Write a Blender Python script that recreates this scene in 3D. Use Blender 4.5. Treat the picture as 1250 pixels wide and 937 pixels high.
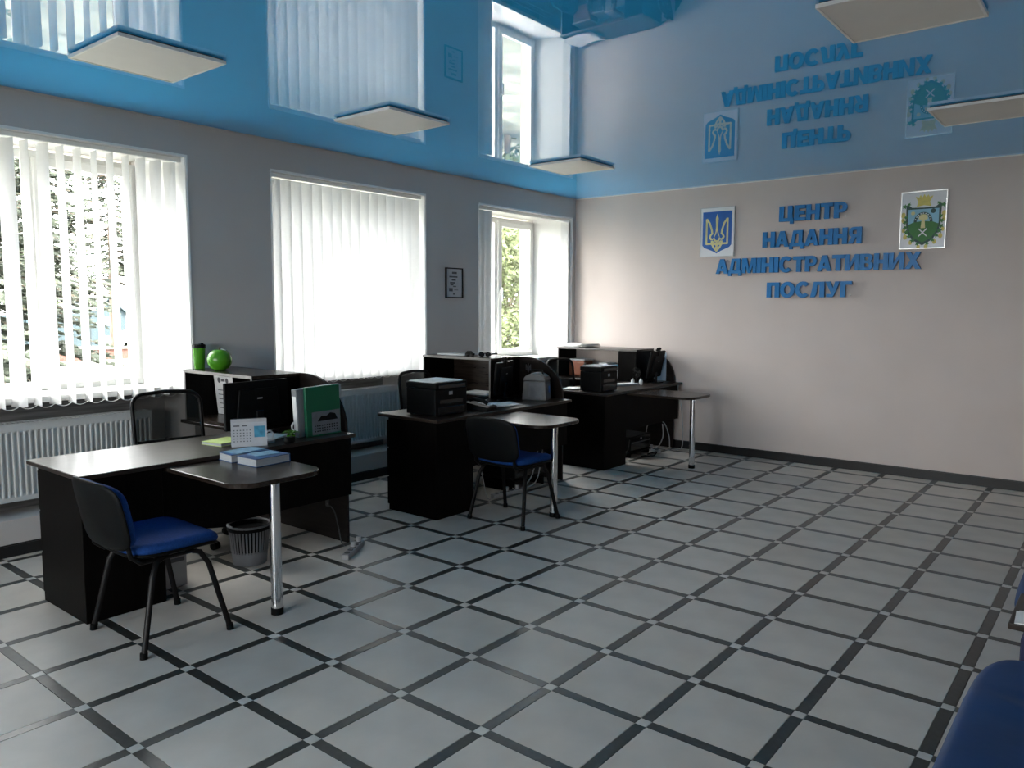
import bpy, bmesh, math, random
from mathutils import Vector, Matrix
rnd = random.Random(7)
PI = math.pi
for o in list(bpy.data.objects): bpy.data.objects.remove(o)
SC = bpy.context.scene
COL = SC.collection

# ------------------------------------------------------------------ camera
CAM_POS = Vector((5.672, -8.308, 1.642)); YAW = -0.67911; PITCH = -0.09811; ROLL = 0.00451; FPX = 944.82
fwd = Vector((math.sin(YAW)*math.cos(PITCH), math.cos(YAW)*math.cos(PITCH), math.sin(PITCH)))
right = Vector((math.cos(YAW), -math.sin(YAW), 0)); up = right.cross(fwd)
r2 = right*math.cos(ROLL) + up*math.sin(ROLL); u2 = -right*math.sin(ROLL) + up*math.cos(ROLL)
cam = bpy.data.cameras.new('camera'); cam.sensor_width = 36; cam.lens = 36*FPX/1250; cam.clip_start = .05; cam.clip_end = 300
camo = bpy.data.objects.new('camera', cam); COL.objects.link(camo)
camo.matrix_world = Matrix(((r2.x, u2.x, -fwd.x, CAM_POS.x), (r2.y, u2.y, -fwd.y, CAM_POS.y), (r2.z, u2.z, -fwd.z, CAM_POS.z), (0, 0, 0, 1)))
SC.camera = camo

# ------------------------------------------------------------------ sky, sun, exposure
W = bpy.data.worlds.new('sky'); SC.world = W; W.use_nodes = True
bg = W.node_tree.nodes['Background']; bg.inputs[0].default_value = (.99, .985, .975, 1); bg.inputs[1].default_value = 4.2
sl = bpy.data.lights.new('sun', 'SUN'); sl.energy = 4.5; sl.angle = .02; sl.color = (1, .95, .86)
so = bpy.data.objects.new('sun', sl); COL.objects.link(so); so.location = (10, -10, 20)
so.rotation_euler = Vector((-.55, -.30, -.75)).to_track_quat('-Z', 'Y').to_euler()
SC.view_settings.view_transform = 'Standard'; SC.view_settings.look = 'None'
SC.view_settings.exposure = 2.75; SC.view_settings.gamma = 1.0; SC.view_settings.use_curve_mapping = False

# ------------------------------------------------------------------ materials
MATS = {}
def pm(name, col, rough=.5, metal=0, var=.12, vs=8, bump=0, bs=60, spec=.5, coat=0, stretch=None, ior=1.45, rand=0, trans=0):
    m = bpy.data.materials.new(name); m.use_nodes = True; MATS[name] = m
    nt = m.node_tree; N = nt.nodes; L = nt.links
    b = N['Principled BSDF']
    b.inputs['Roughness'].default_value = rough; b.inputs['Metallic'].default_value = metal
    b.inputs['Specular IOR Level'].default_value = spec; b.inputs['IOR'].default_value = ior
    b.inputs['Coat Weight'].default_value = coat; b.inputs['Coat Roughness'].default_value = .08
    b.inputs['Transmission Weight'].default_value = trans
    tc = N.new('ShaderNodeTexCoord'); mp = N.new('ShaderNodeMapping'); L.new(tc.outputs['Object'], mp.inputs[0])
    if stretch: mp.inputs['Scale'].default_value = stretch
    nz = N.new('ShaderNodeTexNoise'); nz.inputs['Scale'].default_value = vs; nz.inputs['Detail'].default_value = 5
    L.new(mp.outputs[0], nz.inputs['Vector'])
    cr = N.new('ShaderNodeValToRGB')
    cr.color_ramp.elements[0].position = .3; cr.color_ramp.elements[1].position = .7
    cr.color_ramp.elements[0].color = (*[c*(1-var) for c in col], 1); cr.color_ramp.elements[1].color = (*[min(1, c*(1+var)) for c in col], 1)
    L.new(nz.outputs['Fac'], cr.inputs[0])
    out = cr.outputs[0]
    if rand:
        oi = N.new('ShaderNodeObjectInfo'); mr = N.new('ShaderNodeMapRange')
        mr.inputs['To Min'].default_value = 1-rand; mr.inputs['To Max'].default_value = 1+rand
        L.new(oi.outputs['Random'], mr.inputs['Value'])
        mx = N.new('ShaderNodeMix'); mx.data_type = 'RGBA'; mx.blend_type = 'MULTIPLY'; mx.inputs[0].default_value = 1
        L.new(out, mx.inputs[6]); L.new(mr.outputs[0], mx.inputs[7]); out = mx.outputs[2]
    L.new(out, b.inputs['Base Color'])
    if bump:
        n2 = N.new('ShaderNodeTexNoise'); n2.inputs['Scale'].default_value = bs; n2.inputs['Detail'].default_value = 3
        L.new(mp.outputs[0], n2.inputs['Vector'])
        bp = N.new('ShaderNodeBump'); bp.inputs['Strength'].default_value = bump; bp.inputs['Distance'].default_value = .01
        L.new(n2.outputs['Fac'], bp.inputs['Height']); L.new(bp.outputs[0], b.inputs['Normal'])
    return m
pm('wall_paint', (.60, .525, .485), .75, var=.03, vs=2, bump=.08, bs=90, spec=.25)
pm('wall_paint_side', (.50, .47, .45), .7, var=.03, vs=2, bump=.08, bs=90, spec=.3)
pm('white_pvc', (.82, .82, .8), .3, var=.03, vs=3)
pm('outer_render', (0.510, 0.480, 0.396), .8, var=.08)
pm('ceiling_film', (.05, .48, .98), .7, var=.02, vs=1, spec=0)
pm('subfloor', (.05, .05, .05), .7)
pm('tile_light', (.50, .465, .42), .42, var=.1, vs=3.5, rand=.05, spec=.22)
pm('tile_inset', (.50, .49, .46), .32, var=.08, rand=.05)
pm('tile_dark', (.035, .038, .036), .3, var=.3, vs=30, stretch=(1, 1, 1), rand=.12)
pm('black_plinth', (.012, .012, .013), .35)
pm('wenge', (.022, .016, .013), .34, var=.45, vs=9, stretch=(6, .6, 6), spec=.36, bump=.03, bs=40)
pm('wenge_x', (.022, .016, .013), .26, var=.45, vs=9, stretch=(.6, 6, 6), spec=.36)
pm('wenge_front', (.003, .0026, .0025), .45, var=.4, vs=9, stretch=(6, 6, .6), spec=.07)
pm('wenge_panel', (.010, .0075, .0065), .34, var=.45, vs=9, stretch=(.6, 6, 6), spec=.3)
pm('edge_band', (.16, .15, .14), .4)
pm('chrome', (.75, .76, .78), .12, 1, var=.03)
pm('steel', (.5, .5, .5), .3, 1, var=.05)
pm('black_plastic', (.003, .0036, .004), .5, spec=.12)
pm('black_gloss', (.008, .009, .011), .12)
pm('black_frame', (.005, .005, .0055), .4, spec=.2)
pm('blue_fabric', (.008, .045, .19), .85, var=.2, vs=120, bump=.3, bs=500, spec=.2)
pm('blue_leather', (.002, .032, .115), .55, var=.12, vs=5, bump=.12, bs=14)
pm('navy', (.008, .012, .05), .6)
pm('mesh_fabric', (.01, .013, .012), .8)
pm('radiator_white', (.54, .55, .545), .35, var=.03)
pm('foil', (.22, .22, .22), .45, .5, var=.4, vs=6, stretch=(1, .4, 8))
pm('paper', (.75, .75, .74), .7, var=.04, vs=20)
pm('paper_grey', (.42, .43, .45), .6, var=.08, vs=12)
pm('paper_blue', (.45, .58, .72), .6, var=.08)
pm('print_dark', (.09, .09, .10), .6, var=.3)
pm('print_teal', (.05, .22, .33), .5, var=.4, vs=25)
pm('green_plastic', (.06, .25, .012), .25, var=.1)
pm('green_folder', (.002, .085, .040), .3, var=.1)
pm('leaf', (.06, .19, .02), .4, var=.3, vs=20)
pm('blue_cover', (.010, .065, .20), .35, var=.35, vs=18)
pm('light_cover', (.14, .29, .42), .4, var=.3, vs=18)
pm('pages', (.34, .36, .38), .8, var=.1, vs=40, stretch=(1, 1, 14))
pm('yellow_green', (.42, .52, .16), .6)
pm('card_dark', (.10, .11, .125), .55, var=.2, vs=14)
pm('file_grey', (.15, .16, .175), .6, var=.1)
pm('grey_plastic', (.065, .07, .075), .4)
pm('light_grey', (.33, .34, .35), .4)
pm('screen', (.012, .02, .035), .1, var=.2, vs=3)
pm('lamp_diffuser', (.72, .70, .66), .45, var=.02)
pm('lamp_frame', (.78, .78, .77), .3)
pm('lamp_side', (.05, .055, .07), .4)
pm('sign_blue', (.0, .17, .45), .4, var=.06)
pm('sign_edge', (.0, .24, .55), .5, var=.06)
pm('shield_blue', (.02, .12, .42), .4)
pm('gold', (.62, .52, .12), .4, var=.15, vs=30)
pm('pale_gold', (.66, .62, .30), .4)
pm('crest_green', (.03, .17, .03), .45, var=.15)
pm('crest_dark', (.01, .055, .045), .45)
pm('crest_sky', (.25, .50, .62), .45)
pm('board_white', (.72, .73, .74), .3, var=.02)
pm('orange_box', (.22, .075, .04), .6)
pm('wood_side', (.022, .015, .011), .35, var=.3, stretch=(6, .6, 6))
pm('grass', (0.102, 0.105, 0.084), .9, var=.5, vs=1.5, bump=.2)
pm('asphalt', (0.210, 0.203, 0.189), .9, var=.15, vs=1)
pm('brick_red', (0.091, 0.042, 0.033), .9, var=.35, vs=6)
pm('stone_grey', (.13, .13, .12), .9, var=.3, vs=4)
pm('shed_teal', (.012, .026, .032), .6, var=.1)
pm('roof_grey', (0.120, 0.108, 0.102), .8, var=.2)
pm('car_paint', (0.132, 0.138, 0.150), .25, coat=.5)
pm('car_glass', (.03, .035, .05), .05)
pm('rubber', (.02, .02, .02), .8)
pm('bark', (.10, .075, .055), .9, var=.4, vs=14, stretch=(1, 1, .3))
pm('needles', (0.024, 0.031, 0.019), .8, var=.5, vs=1.3)
pm('foliage', (0.036, 0.051, 0.021), .75, var=.5, vs=1.2)
pm('pale_foliage', (0.060, 0.075, 0.027), .75, var=.4, vs=1.2)

def trans_mat(name, col, fac):           # thin cloth: diffuse + translucent
    m = bpy.data.materials.new(name); m.use_nodes = True; MATS[name] = m
    nt = m.node_tree; N = nt.nodes; L = nt.links; N.remove(N['Principled BSDF'])
    tc = N.new('ShaderNodeTexCoord'); nz = N.new('ShaderNodeTexNoise'); nz.inputs['Scale'].default_value = 60
    cr = N.new('ShaderNodeValToRGB'); cr.color_ramp.elements[0].color = (*[c*.96 for c in col], 1); cr.color_ramp.elements[1].color = (*col, 1)
    L.new(tc.outputs['Object'], nz.inputs['Vector']); L.new(nz.outputs['Fac'], cr.inputs[0])
    d = N.new('ShaderNodeBsdfDiffuse'); t = N.new('ShaderNodeBsdfTranslucent'); mx = N.new('ShaderNodeMixShader')
    L.new(cr.outputs[0], d.inputs[0]); L.new(cr.outputs[0], t.inputs[0])
    mx.inputs[0].default_value = fac; L.new(d.outputs[0], mx.inputs[1]); L.new(t.outputs[0], mx.inputs[2])
    L.new(mx.outputs[0], N['Material Output'].inputs[0]); return m
trans_mat('blind_cloth', (.74, .74, .735), .31)
def see_mat(name, col, opac, rough=.05, glossy=True, ior=1.45):   # clear pane / woven mesh
    m = bpy.data.materials.new(name); m.use_nodes = True; MATS[name] = m
    nt = m.node_tree; N = nt.nodes; L = nt.links; N.remove(N['Principled BSDF'])
    t = N.new('ShaderNodeBsdfTransparent'); t.inputs[0].default_value = (*col, 1) if glossy else (1, 1, 1, 1)
    g = N.new('ShaderNodeBsdfGlossy' if glossy else 'ShaderNodeBsdfDiffuse')
    g.inputs[0].default_value = (1, 1, 1, 1) if glossy else (*col, 1)
    mx = N.new('ShaderNodeMixShader')
    if glossy:
        g.inputs['Roughness'].default_value = rough
        fr = N.new('ShaderNodeFresnel'); fr.inputs[0].default_value = ior      # entry face only; the exit face just lets the ray through
        ge = N.new('ShaderNodeNewGeometry'); iv = N.new('ShaderNodeMath'); iv.operation = 'SUBTRACT'; iv.inputs[0].default_value = 1; L.new(ge.outputs['Backfacing'], iv.inputs[1])
        mu = N.new('ShaderNodeMath'); mu.operation = 'MULTIPLY'; L.new(fr.outputs[0], mu.inputs[0]); L.new(iv.outputs[0], mu.inputs[1]); L.new(mu.outputs[0], mx.inputs[0])
    else: mx.inputs[0].default_value = opac
    L.new(t.outputs[0], mx.inputs[1]); L.new(g.outputs[0], mx.inputs[2]); L.new(mx.outputs[0], N['Material Output'].inputs[0])
    return m
see_mat('window_glass', (.97, .98, .98), 0, .0)
see_mat('clear_gloss', (1, 1, 1), 0, .0, ior=1.75)
see_mat('mesh_weave', (.012, .014, .014), .8, glossy=False)

# ------------------------------------------------------------------ mesh helpers
class MB:
    def __init__(s): s.v = []; s.f = []; s.M = Matrix()
    def add(s, vs, fs):
        n = len(s.v); s.v += [tuple(s.M @ Vector(p)) for p in vs]; s.f += [tuple(n+i for i in f) for f in fs]; return s
    def box(s, x0, x1, y0, y1, z0, z1):
        if x1 < x0: x0, x1 = x1, x0
        if y1 < y0: y0, y1 = y1, y0
        if z1 < z0: z0, z1 = z1, z0
        return s.add([(x0,y0,z0),(x1,y0,z0),(x1,y1,z0),(x0,y1,z0),(x0,y0,z1),(x1,y0,z1),(x1,y1,z1),(x0,y1,z1)],
                     [(0,3,2,1),(4,5,6,7),(0,1,5,4),(1,2,6,5),(2,3,7,6),(3,0,4,7)])
    def prism(s, poly, a, b, ax='z'):     # poly 2-D, extruded a..b on axis ax
        def P(u, w, t): return (u, w, t) if ax == 'z' else ((u, t, w) if ax == 'y' else (t, u, w))
        n = len(poly); area = sum(poly[i][0]*poly[(i+1)%n][1]-poly[(i+1)%n][0]*poly[i][1] for i in range(n))
        if area < 0: poly = poly[::-1]
        if ax == 'y': poly = poly[::-1]
        vs = [P(u, w, a) for u, w in poly] + [P(u, w, b) for u, w in poly]
        fs = [tuple(range(n-1, -1, -1)), tuple(range(n, 2*n))] + [(i, (i+1)%n, n+(i+1)%n, n+i) for i in range(n)]
        return s.add(vs, fs)
    def cyl(s, p0, p1, r0, r1=None, n=16, caps=True):
        p0 = Vector(p0); p1 = Vector(p1); r1 = r0 if r1 is None else r1
        d = (p1-p0).normalized(); a = d.orthogonal().normalized(); b = d.cross(a)
        vs = [p0+(a*math.cos(2*PI*i/n)+b*math.sin(2*PI*i/n))*r0 for i in range(n)] + [p1+(a*math.cos(2*PI*i/n)+b*math.sin(2*PI*i/n))*r1 for i in range(n)]
        fs = [(i, (i+1)%n, n+(i+1)%n, n+i) for i in range(n)]
        if caps: fs += [tuple(range(n-1, -1, -1)), tuple(range(n, 2*n))]
        return s.add(vs, fs)
    def tube(s, path, r, n=8, flat=1.0):
        P = [Vector(p) for p in path]; m = len(P); rings = []; ref = None
        for i in range(m):
            d = ((P[min(i+1, m-1)]-P[max(i-1, 0)])).normalized()
            a = d.orthogonal().normalized() if ref is None else (ref - d*ref.dot(d)).normalized()
            ref = a; b = d.cross(a)
            rings.append([P[i]+(a*math.cos(2*PI*k/n)+b*math.sin(2*PI*k/n)*flat)*r for k in range(n)])
        vs = [v for R in rings for v in R]; fs = []
        for i in range(m-1): fs += [(i*n+k, i*n+(k+1)%n, (i+1)*n+(k+1)%n, (i+1)*n+k) for k in range(n)]
        fs += [tuple(range(n-1, -1, -1)), tuple((m-1)*n+k for k in range(n))]
        return s.add(vs, fs)
    def lathe(s, prof, c=(0, 0, 0), n=20):
        vs = []; fs = []
        for r, z in prof: vs += [(c[0]+r*math.cos(2*PI*k/n), c[1]+r*math.sin(2*PI*k/n), c[2]+z) for k in range(n)]
        m = len(prof)
        for i in range(m-1): fs += [(i*n+k, i*n+(k+1)%n, (i+1)*n+(k+1)%n, (i+1)*n+k) for k in range(n)]
        if prof[0][0] > 1e-5: fs.append(tuple(range(n-1, -1, -1)))
        if prof[-1][0] > 1e-5: fs.append(tuple((m-1)*n+k for k in range(n)))
        return s.add(vs, fs)
    def pad(s, w, d, t, e=4.0, n=36, fn=None, rnd_=.35):   # cushion: superellipse outline, rounded edge; fn maps (x,y,z)
        rings = [(0.0, -.5), (.55, -.5), (1-rnd_*.35, -.5), (1-.03, -.3), (1, 0), (1-.03, .3), (1-rnd_*.35, .48), (.55, .53), (0.0, .55)]
        vs = []; fs = []
        for sc, zz in rings:
            for k in range(n):
                a = 2*PI*k/n; c, q = math.cos(a), math.sin(a)
                x = math.copysign(abs(c)**(2/e), c)*w/2*sc; y = math.copysign(abs(q)**(2/e), q)*d/2*sc
                p = (x, y, zz*t); vs.append(fn(*p) if fn else p)
        for i in range(len(rings)-1): fs += [(i*n+k, i*n+(k+1)%n, (i+1)*n+(k+1)%n, (i+1)*n+k) for k in range(n)]
        return s.add(vs, fs)
    def stroke(s, pts, w, a, b, ax='y', n=8):    # flat polyline of width w extruded a..b
        s.kk = getattr(s, 'kk', 0)          # overlapping strokes step forward a hair so no two faces coincide
        for (p, q) in zip(pts, pts[1:]):
            s.kk += 1; a -= .00004*(s.kk % 11)/3
            dx, dy = q[0]-p[0], q[1]-p[1]; L = math.hypot(dx, dy) or 1; nx, ny = -dy/L*w/2, dx/L*w/2
            s.prism([(p[0]+nx, p[1]+ny), (p[0]-nx, p[1]-ny), (q[0]-nx, q[1]-ny), (q[0]+nx, q[1]+ny)], a, b, ax)
        for p in pts[1:-1]:
            a -= .00003
            s.prism([(p[0]+w/2*math.cos(2*PI*k/n), p[1]+w/2*math.sin(2*PI*k/n)) for k in range(n)], a, b, ax)
        return s
def mk(name, mb, mat, parent=None, smooth=False, bevel=0, seg=2, world=True):
    vs = mb.v
    if parent is not None and world:
        l = parent.location if parent.parent is None else parent.location + parent.parent.location
        vs = [(p[0]-l.x, p[1]-l.y, p[2]-l.z) for p in vs]
    me = bpy.data.meshes.new(name); me.from_pydata(vs, [], mb.f)
    bm = bmesh.new(); bm.from_mesh(me)
    bmesh.ops.remove_doubles(bm, verts=bm.verts, dist=1e-6)
    if bevel:
        ed = [e for e in bm.edges if len(e.link_faces) == 2 and e.calc_face_angle(0) > .6]
        bmesh.ops.bevel(bm, geom=ed, offset=bevel, segments=seg, affect='EDGES', profile=.5, clamp_overlap=True)
    bm.normal_update(); bm.to_mesh(me); bm.free()
    if smooth:
        for p in me.polygons: p.use_smooth = True
        if smooth != 'all': me.set_sharp_from_angle(angle=math.radians(50))
    me.materials.append(MATS[mat])
    o = bpy.data.objects.new(name, me); COL.objects.link(o)
    if parent is not None: o.parent = parent
    return o
def tag(o, label, cat, group=None, kind=None):
    o['label'] = label; o['category'] = cat
    if group: o['group'] = group
    if kind: o['kind'] = kind
    return o
def thing(name, loc, label=None, cat=None, group=None, rz=0, kind=None):
    o = bpy.data.objects.new(name, None); COL.objects.link(o); o.location = loc; o.rotation_euler = (0, 0, rz); o.empty_display_size = .1
    if label: tag(o, label, cat, group, kind)
    elif kind: o['kind'] = kind
    return o
def struct(name, mb, mat, **k):
    o = mk(name, mb, mat, **k); o['kind'] = 'structure'; return o
def dup(o, loc, rz=None, label=None):
    def cp(src, par):
        c = src.copy(); COL.objects.link(c); c.parent = par
        for ch in src.children: cp(ch, c)
        return c
    c = cp(o, None); c.location = loc
    if rz is not None: c.rotation_euler = (0, 0, rz)
    if label: c['label'] = label
    return c
def arc(cx, cy, rx, ry, a0, a1, n): return [(cx+rx*math.cos(math.radians(a0+(a1-a0)*i/n)), cy+ry*math.sin(math.radians(a0+(a1-a0)*i/n))) for i in range(n+1)]
B = MB

# ------------------------------------------------------------------ room shell
RW = 6.04; H = 3.02; YF = -12.6
def in_view(x, y, z=0, m=40):
    d = Vector((x, y, z))-CAM_POS; w = d.dot(fwd)
    if w < .3: return False
    px = 625+FPX*d.dot(r2)/w; py = 468.5-FPX*d.dot(u2)/w
    return -m < px < 1250+m and -m < py < 937+m
floor = struct('floor', B().box(-.1, RW+.1, YF-.1, .1, -.2, -.004), 'subfloor')
TP, TQ = .46, .4555; SW = .05
xs = [(j+7.214)*TP for j in range(-8, 8)]; ys = [i*TQ-6.142 for i in range(-15, 15)]
def clipb(a, b, lo, hi): return max(a, lo), min(b, hi)
cache = {}
pieces = {'tile': [], 'strip': [], 'inset': []}
for i, x in enumerate(xs):
    for j, y in enumerate(ys):
        for kind, (a, b, c, d) in (('tile', (x+SW/2, x+TP-SW/2, y+SW/2, y+TQ-SW/2)), ('strip', (x-SW/2, x+SW/2, y+SW/2, y+TQ-SW/2)),
                                   ('strip', (x+SW/2, x+TP-SW/2, y-SW/2, y+SW/2)), ('inset', (x-SW/2, x+SW/2, y-SW/2, y+SW/2))):
            a, b = clipb(a, b, 0, RW); c, d = clipb(c, d, YF, 0)
            if b-a > .004 and d-c > .004: pieces[kind].append((a, b, c, d))
G = .0008
for kind, mat in (('tile', 'tile_light'), ('strip', 'tile_dark'), ('inset', 'tile_inset')):
    L = sorted(pieces[kind], key=lambda p: ((p[0]+p[1])/2-CAM_POS.x)**2+((p[2]+p[3])/2-CAM_POS.y)**2)
    vis = [p for p in L if in_view((p[0]+p[1])/2, (p[2]+p[3])/2)][:298]; vs_ = set(vis); rest = B()
    for p in L:
        a, b, c, d = p; w, h = round(b-a-2*G, 3), round(d-c-2*G, 3)
        if p in vs_:
            k = (kind, w, h)
            if k not in cache:
                e = .0012; t = -.0004
                mb = B().add([(-w/2,-h/2,-.005),(w/2,-h/2,-.005),(w/2,h/2,-.005),(-w/2,h/2,-.005),(-w/2,-h/2,t-e*.6),(w/2,-h/2,t-e*.6),(w/2,h/2,t-e*.6),(-w/2,h/2,t-e*.6),
                              (-w/2+e,-h/2+e,t),(w/2-e,-h/2+e,t),(w/2-e,h/2-e,t),(-w/2+e,h/2-e,t)],
                             [(0,1,5,4),(1,2,6,5),(2,3,7,6),(3,0,4,7),(4,5,9,8),(5,6,10,9),(6,7,11,10),(7,4,8,11),(8,9,10,11)])
                o = mk(kind, mb, mat); cache[k] = o.data
            else:
                o = bpy.data.objects.new(kind, cache[k]); COL.objects.link(o)
            o.parent = floor; o.location = ((a+b)/2, (c+d)/2, 0)
        else: rest.box(a+G, b-G, c+G, d-G, -.005, -.0004)
    if rest.v:
        o = mk(kind+'_field', rest, mat, floor); o['kind'] = 'stuff'

# windows on the left wall: (y0, y1)
WIN = [(-4.472, -2.690), (-1.866, -.088), (-7.000, -5.213)]
HZ = 2.765; PL = .24; XO = -.72; XF = -.50; IN = .14
wl = B()
order = sorted(WIN)
wl.box(XO, 0, YF-.2, .2, -.2, PL)                       # plinth below the niches
wl.box(XO, 0, YF-.2, .2, HZ, H+.2)                      # lintel band
edges = [YF-.2] + [e for w in order for e in w] + [.2]
for k in range(0, len(edges), 2):
    a, b = edges[k], edges[k+1]; f0 = k > 0; f1 = k+1 < len(edges)-1
    wl.prism([(0, a), (0, b), (XF, b+(IN if f1 else 0)), (XO, b+(IN if f1 else 0)), (XO, a-(IN if f0 else 0)), (XF, a-(IN if f0 else 0))], PL, HZ, 'z')
for a, b in order: wl.box(XO, -.30, a-.0, b+.0, PL, 1.0)       # niche back under the sill
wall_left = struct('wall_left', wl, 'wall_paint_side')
struct('wall_back', B().box(-.0, RW+.2, 0, .25, -.2, H+.2), 'wall_paint')
struct('wall_right', B().box(RW, RW+.25, YF-.2, 0, -.2, H+.2), 'wall_paint')
FILL_WIN = [(1.0, 2.6), (3.44, 5.04)]  # windows added behind the camera to bring in fill light
wf = B().box(0, RW, YF-.4, YF, -.2, 1.0).box(0, RW, YF-.4, YF, HZ, H+.2)
for a, b in ((0, 1.0), (2.6, 3.44), (5.04, RW)): wf.box(a, b, YF-.4, YF, 1.0, HZ)
struct('wall_front', wf, 'wall_paint')
for n, (a, b) in enumerate(FILL_WIN):
    fill_win = thing('window_%d' % (4+n), ((a+b)/2, YF-.2, 1.0), kind='structure'); ya, yb = YF-.25, YF-.18; xm = (a+b)/2  # assumed opening, out of view, only there for the fill
    f = B().box(a, a+.07, ya, yb, 1.0, HZ).box(b-.07, b, ya, yb, 1.0, HZ).box(a+.07, b-.07, ya, yb, 1.0, 1.07).box(a+.07, b-.07, ya, yb, HZ-.07, HZ).box(xm-.05, xm+.05, ya, yb, 1.07, HZ-.07)
    mk('frame', f, 'white_pvc', fill_win)
    for p, q in ((a+.07, xm-.05), (xm+.05, b-.07)): mk('pane', B().box(p, q, YF-.217, YF-.213, 1.07, HZ-.07), 'window_glass', fill_win)
    mk('window_sill', B().box(a, b, YF-.18, YF+.05, .975, .9995), 'white_pvc', fill_win)
    pl = bpy.data.lights.new('sky_portal', 'AREA'); pl.shape = 'RECTANGLE'; pl.size = b-a; pl.size_y = HZ-1.0; pl.cycles.is_portal = True
    po = bpy.data.objects.new('sky_portal', pl); COL.objects.link(po); po.location = (xm, YF-.41, (1+HZ)/2); po.rotation_euler = Vector((0, 1, 0)).to_track_quat('-Z', 'Y').to_euler()
ceil = struct('ceiling', B().box(.0, RW, YF, 0, H, H+.2), 'ceiling_film')
mk('gloss_film', B().add([(0, YF, H-.001), (0, 0, H-.001), (RW, 0, H-.001), (RW, YF, H-.001)], [(0, 1, 2, 3)]), 'clear_gloss', ceil)   # clear glossy face of the stretched sheet
struct('added_shade_eave', B().box(-1.10, XO, YF-.6, .8, H+.2, H+.32).box(-1.10, -1.05, YF-.6, .8, H+.12, H+.2), 'outer_render')  # unseen overhang added to keep high skylight off the floor
struct('trim_1', B().box(0, RW, -.010, -.001, H-.012, H-.002), 'white_pvc')
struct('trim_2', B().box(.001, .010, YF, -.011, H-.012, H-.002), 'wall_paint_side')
struct('baseboard_back', B().box(.018, RW, -.017, -.001, 0, .085).box(.018, RW, -.012, -.001, .085, .092), 'black_plinth')
struct('baseboard_left', B().box(.001, .017, YF, 0, 0, .075).box(.001, .012, YF, 0, .075, .082), 'black_plinth')
struct('baseboard_right', B().box(RW-.017, RW-.001, YF, -.02, 0, .085), 'black_plinth')

def make_window(n, a, b):
    yc = (a+b)/2; w = thing('window_%d' % n, (XF, yc, 1.03), kind='structure')
    # plastic lining of the opening and its face trim
    rv = B()
    for s_, y in ((1, a), (-1, b)):
        rv.prism([(-.002, y+s_*.0), (-.002, y+s_*.006), (XF, y+s_*(IN+.006)), (XF, y+s_*IN)], 1.0, HZ-.006, 'z')
    rv.prism([(-.002, a), (-.002, b), (XF, b-IN), (XF, a+IN)], HZ-.006, HZ-.0005, 'z')
    mk('reveal', rv, 'white_pvc', w)
    fr = B().box(.0005, .005, a-.004, b+.012, HZ-.004, HZ+.012).box(.0005, .005, b, b+.012, .96, HZ-.004).box(.0005, .005, a-.012, a, .96, HZ-.004)
    mk('opening_trim', fr, 'white_pvc', w)
    A, Bq = a+IN, b-IN; z0, z1 = 1.03, 2.735; x0, x1 = XF-.07, XF
    f = B(); t = .06
    f.box(x0, x1, A, A+t, z0, z1).box(x0, x1, Bq-t, Bq, z0, z1).box(x0, x1, A+t, Bq-t, z0, z0+t).box(x0, x1, A+t, Bq-t, z1-t, z1).box(x0, x1, yc-.035, yc+.035, z0+t, z1-t)
    mk('frame', f, 'white_pvc', w, bevel=.004, seg=1)
    for k, (p, q) in enumerate(((A+t, yc-.035), (yc+.035, Bq-t))):
        if k == 1:   # opening sash
            s_ = B(); u = .065; e0, e1 = p-.02, q+.02; y0_, y1_ = z0+t-.02, z1-t+.02
            s_.box(x1-.03, x1+.022, e0, e0+u, y0_, y1_).box(x1-.03, x1+.022, e1-u, e1, y0_, y1_).box(x1-.03, x1+.022, e0+u, e1-u, y0_, y0_+u).box(x1-.03, x1+.022, e0+u, e1-u, y1_-u, y1_)
            sash = mk('sash', s_, 'white_pvc', w, bevel=.006, seg=1)
            h = B().box(x1+.022, x1+.032, e0+.02, e0+.046, 1.80, 1.88).cyl((x1+.03, e0+.033, 1.85), (x1+.055, e0+.033, 1.85), .011, n=10).box(x1+.05, x1+.066, e0+.024, e0+.044, 1.72, 1.86)
            l = w.location
            mk('handle', h, 'white_pvc', sash, bevel=.003, seg=1)
            mk('pane', B().box(x1-.012, x1-.008, e0+u-.01, e1-u+.01, y0_+u-.01, y1_-u+.01), 'window_glass', sash)
        else:
            mk('pane', B().box(x1-.04, x1-.036, p-.01, q+.01, z0+t-.01, z1-t+.01), 'window_glass', w)
    mk('window_sill', B().box(XF-.01, -.105, a+.012, b-.012, 1.0, 1.03).box(-.115, -.105, a+.012, b-.012, .985, 1.0), 'white_pvc', w, bevel=.005, seg=2)
    mk('outer_reveal', B().box(XO, XF-.072, A-.0005, A+.012, 1.0, 2.764).box(XO, XF-.072, Bq-.012, Bq+.0005, 1.0, 2.764), 'outer_render', w)
    # skylight portal for the opening
    pl = bpy.data.lights.new('sky_portal', 'AREA'); pl.shape = 'RECTANGLE'; pl.size = Bq-A; pl.size_y = z1-z0; pl.cycles.is_portal = True
    po = bpy.data.objects.new('sky_portal', pl); COL.objects.link(po); po.location = (XO-.01, yc, (z0+z1)/2)
    po.rotation_euler = Vector((1, 0, 0)).to_track_quat('-Z', 'Y').to_euler()
for n, (a, b) in enumerate([WIN[2], WIN[0], WIN[1]]): make_window(n+1, a, b)

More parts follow.
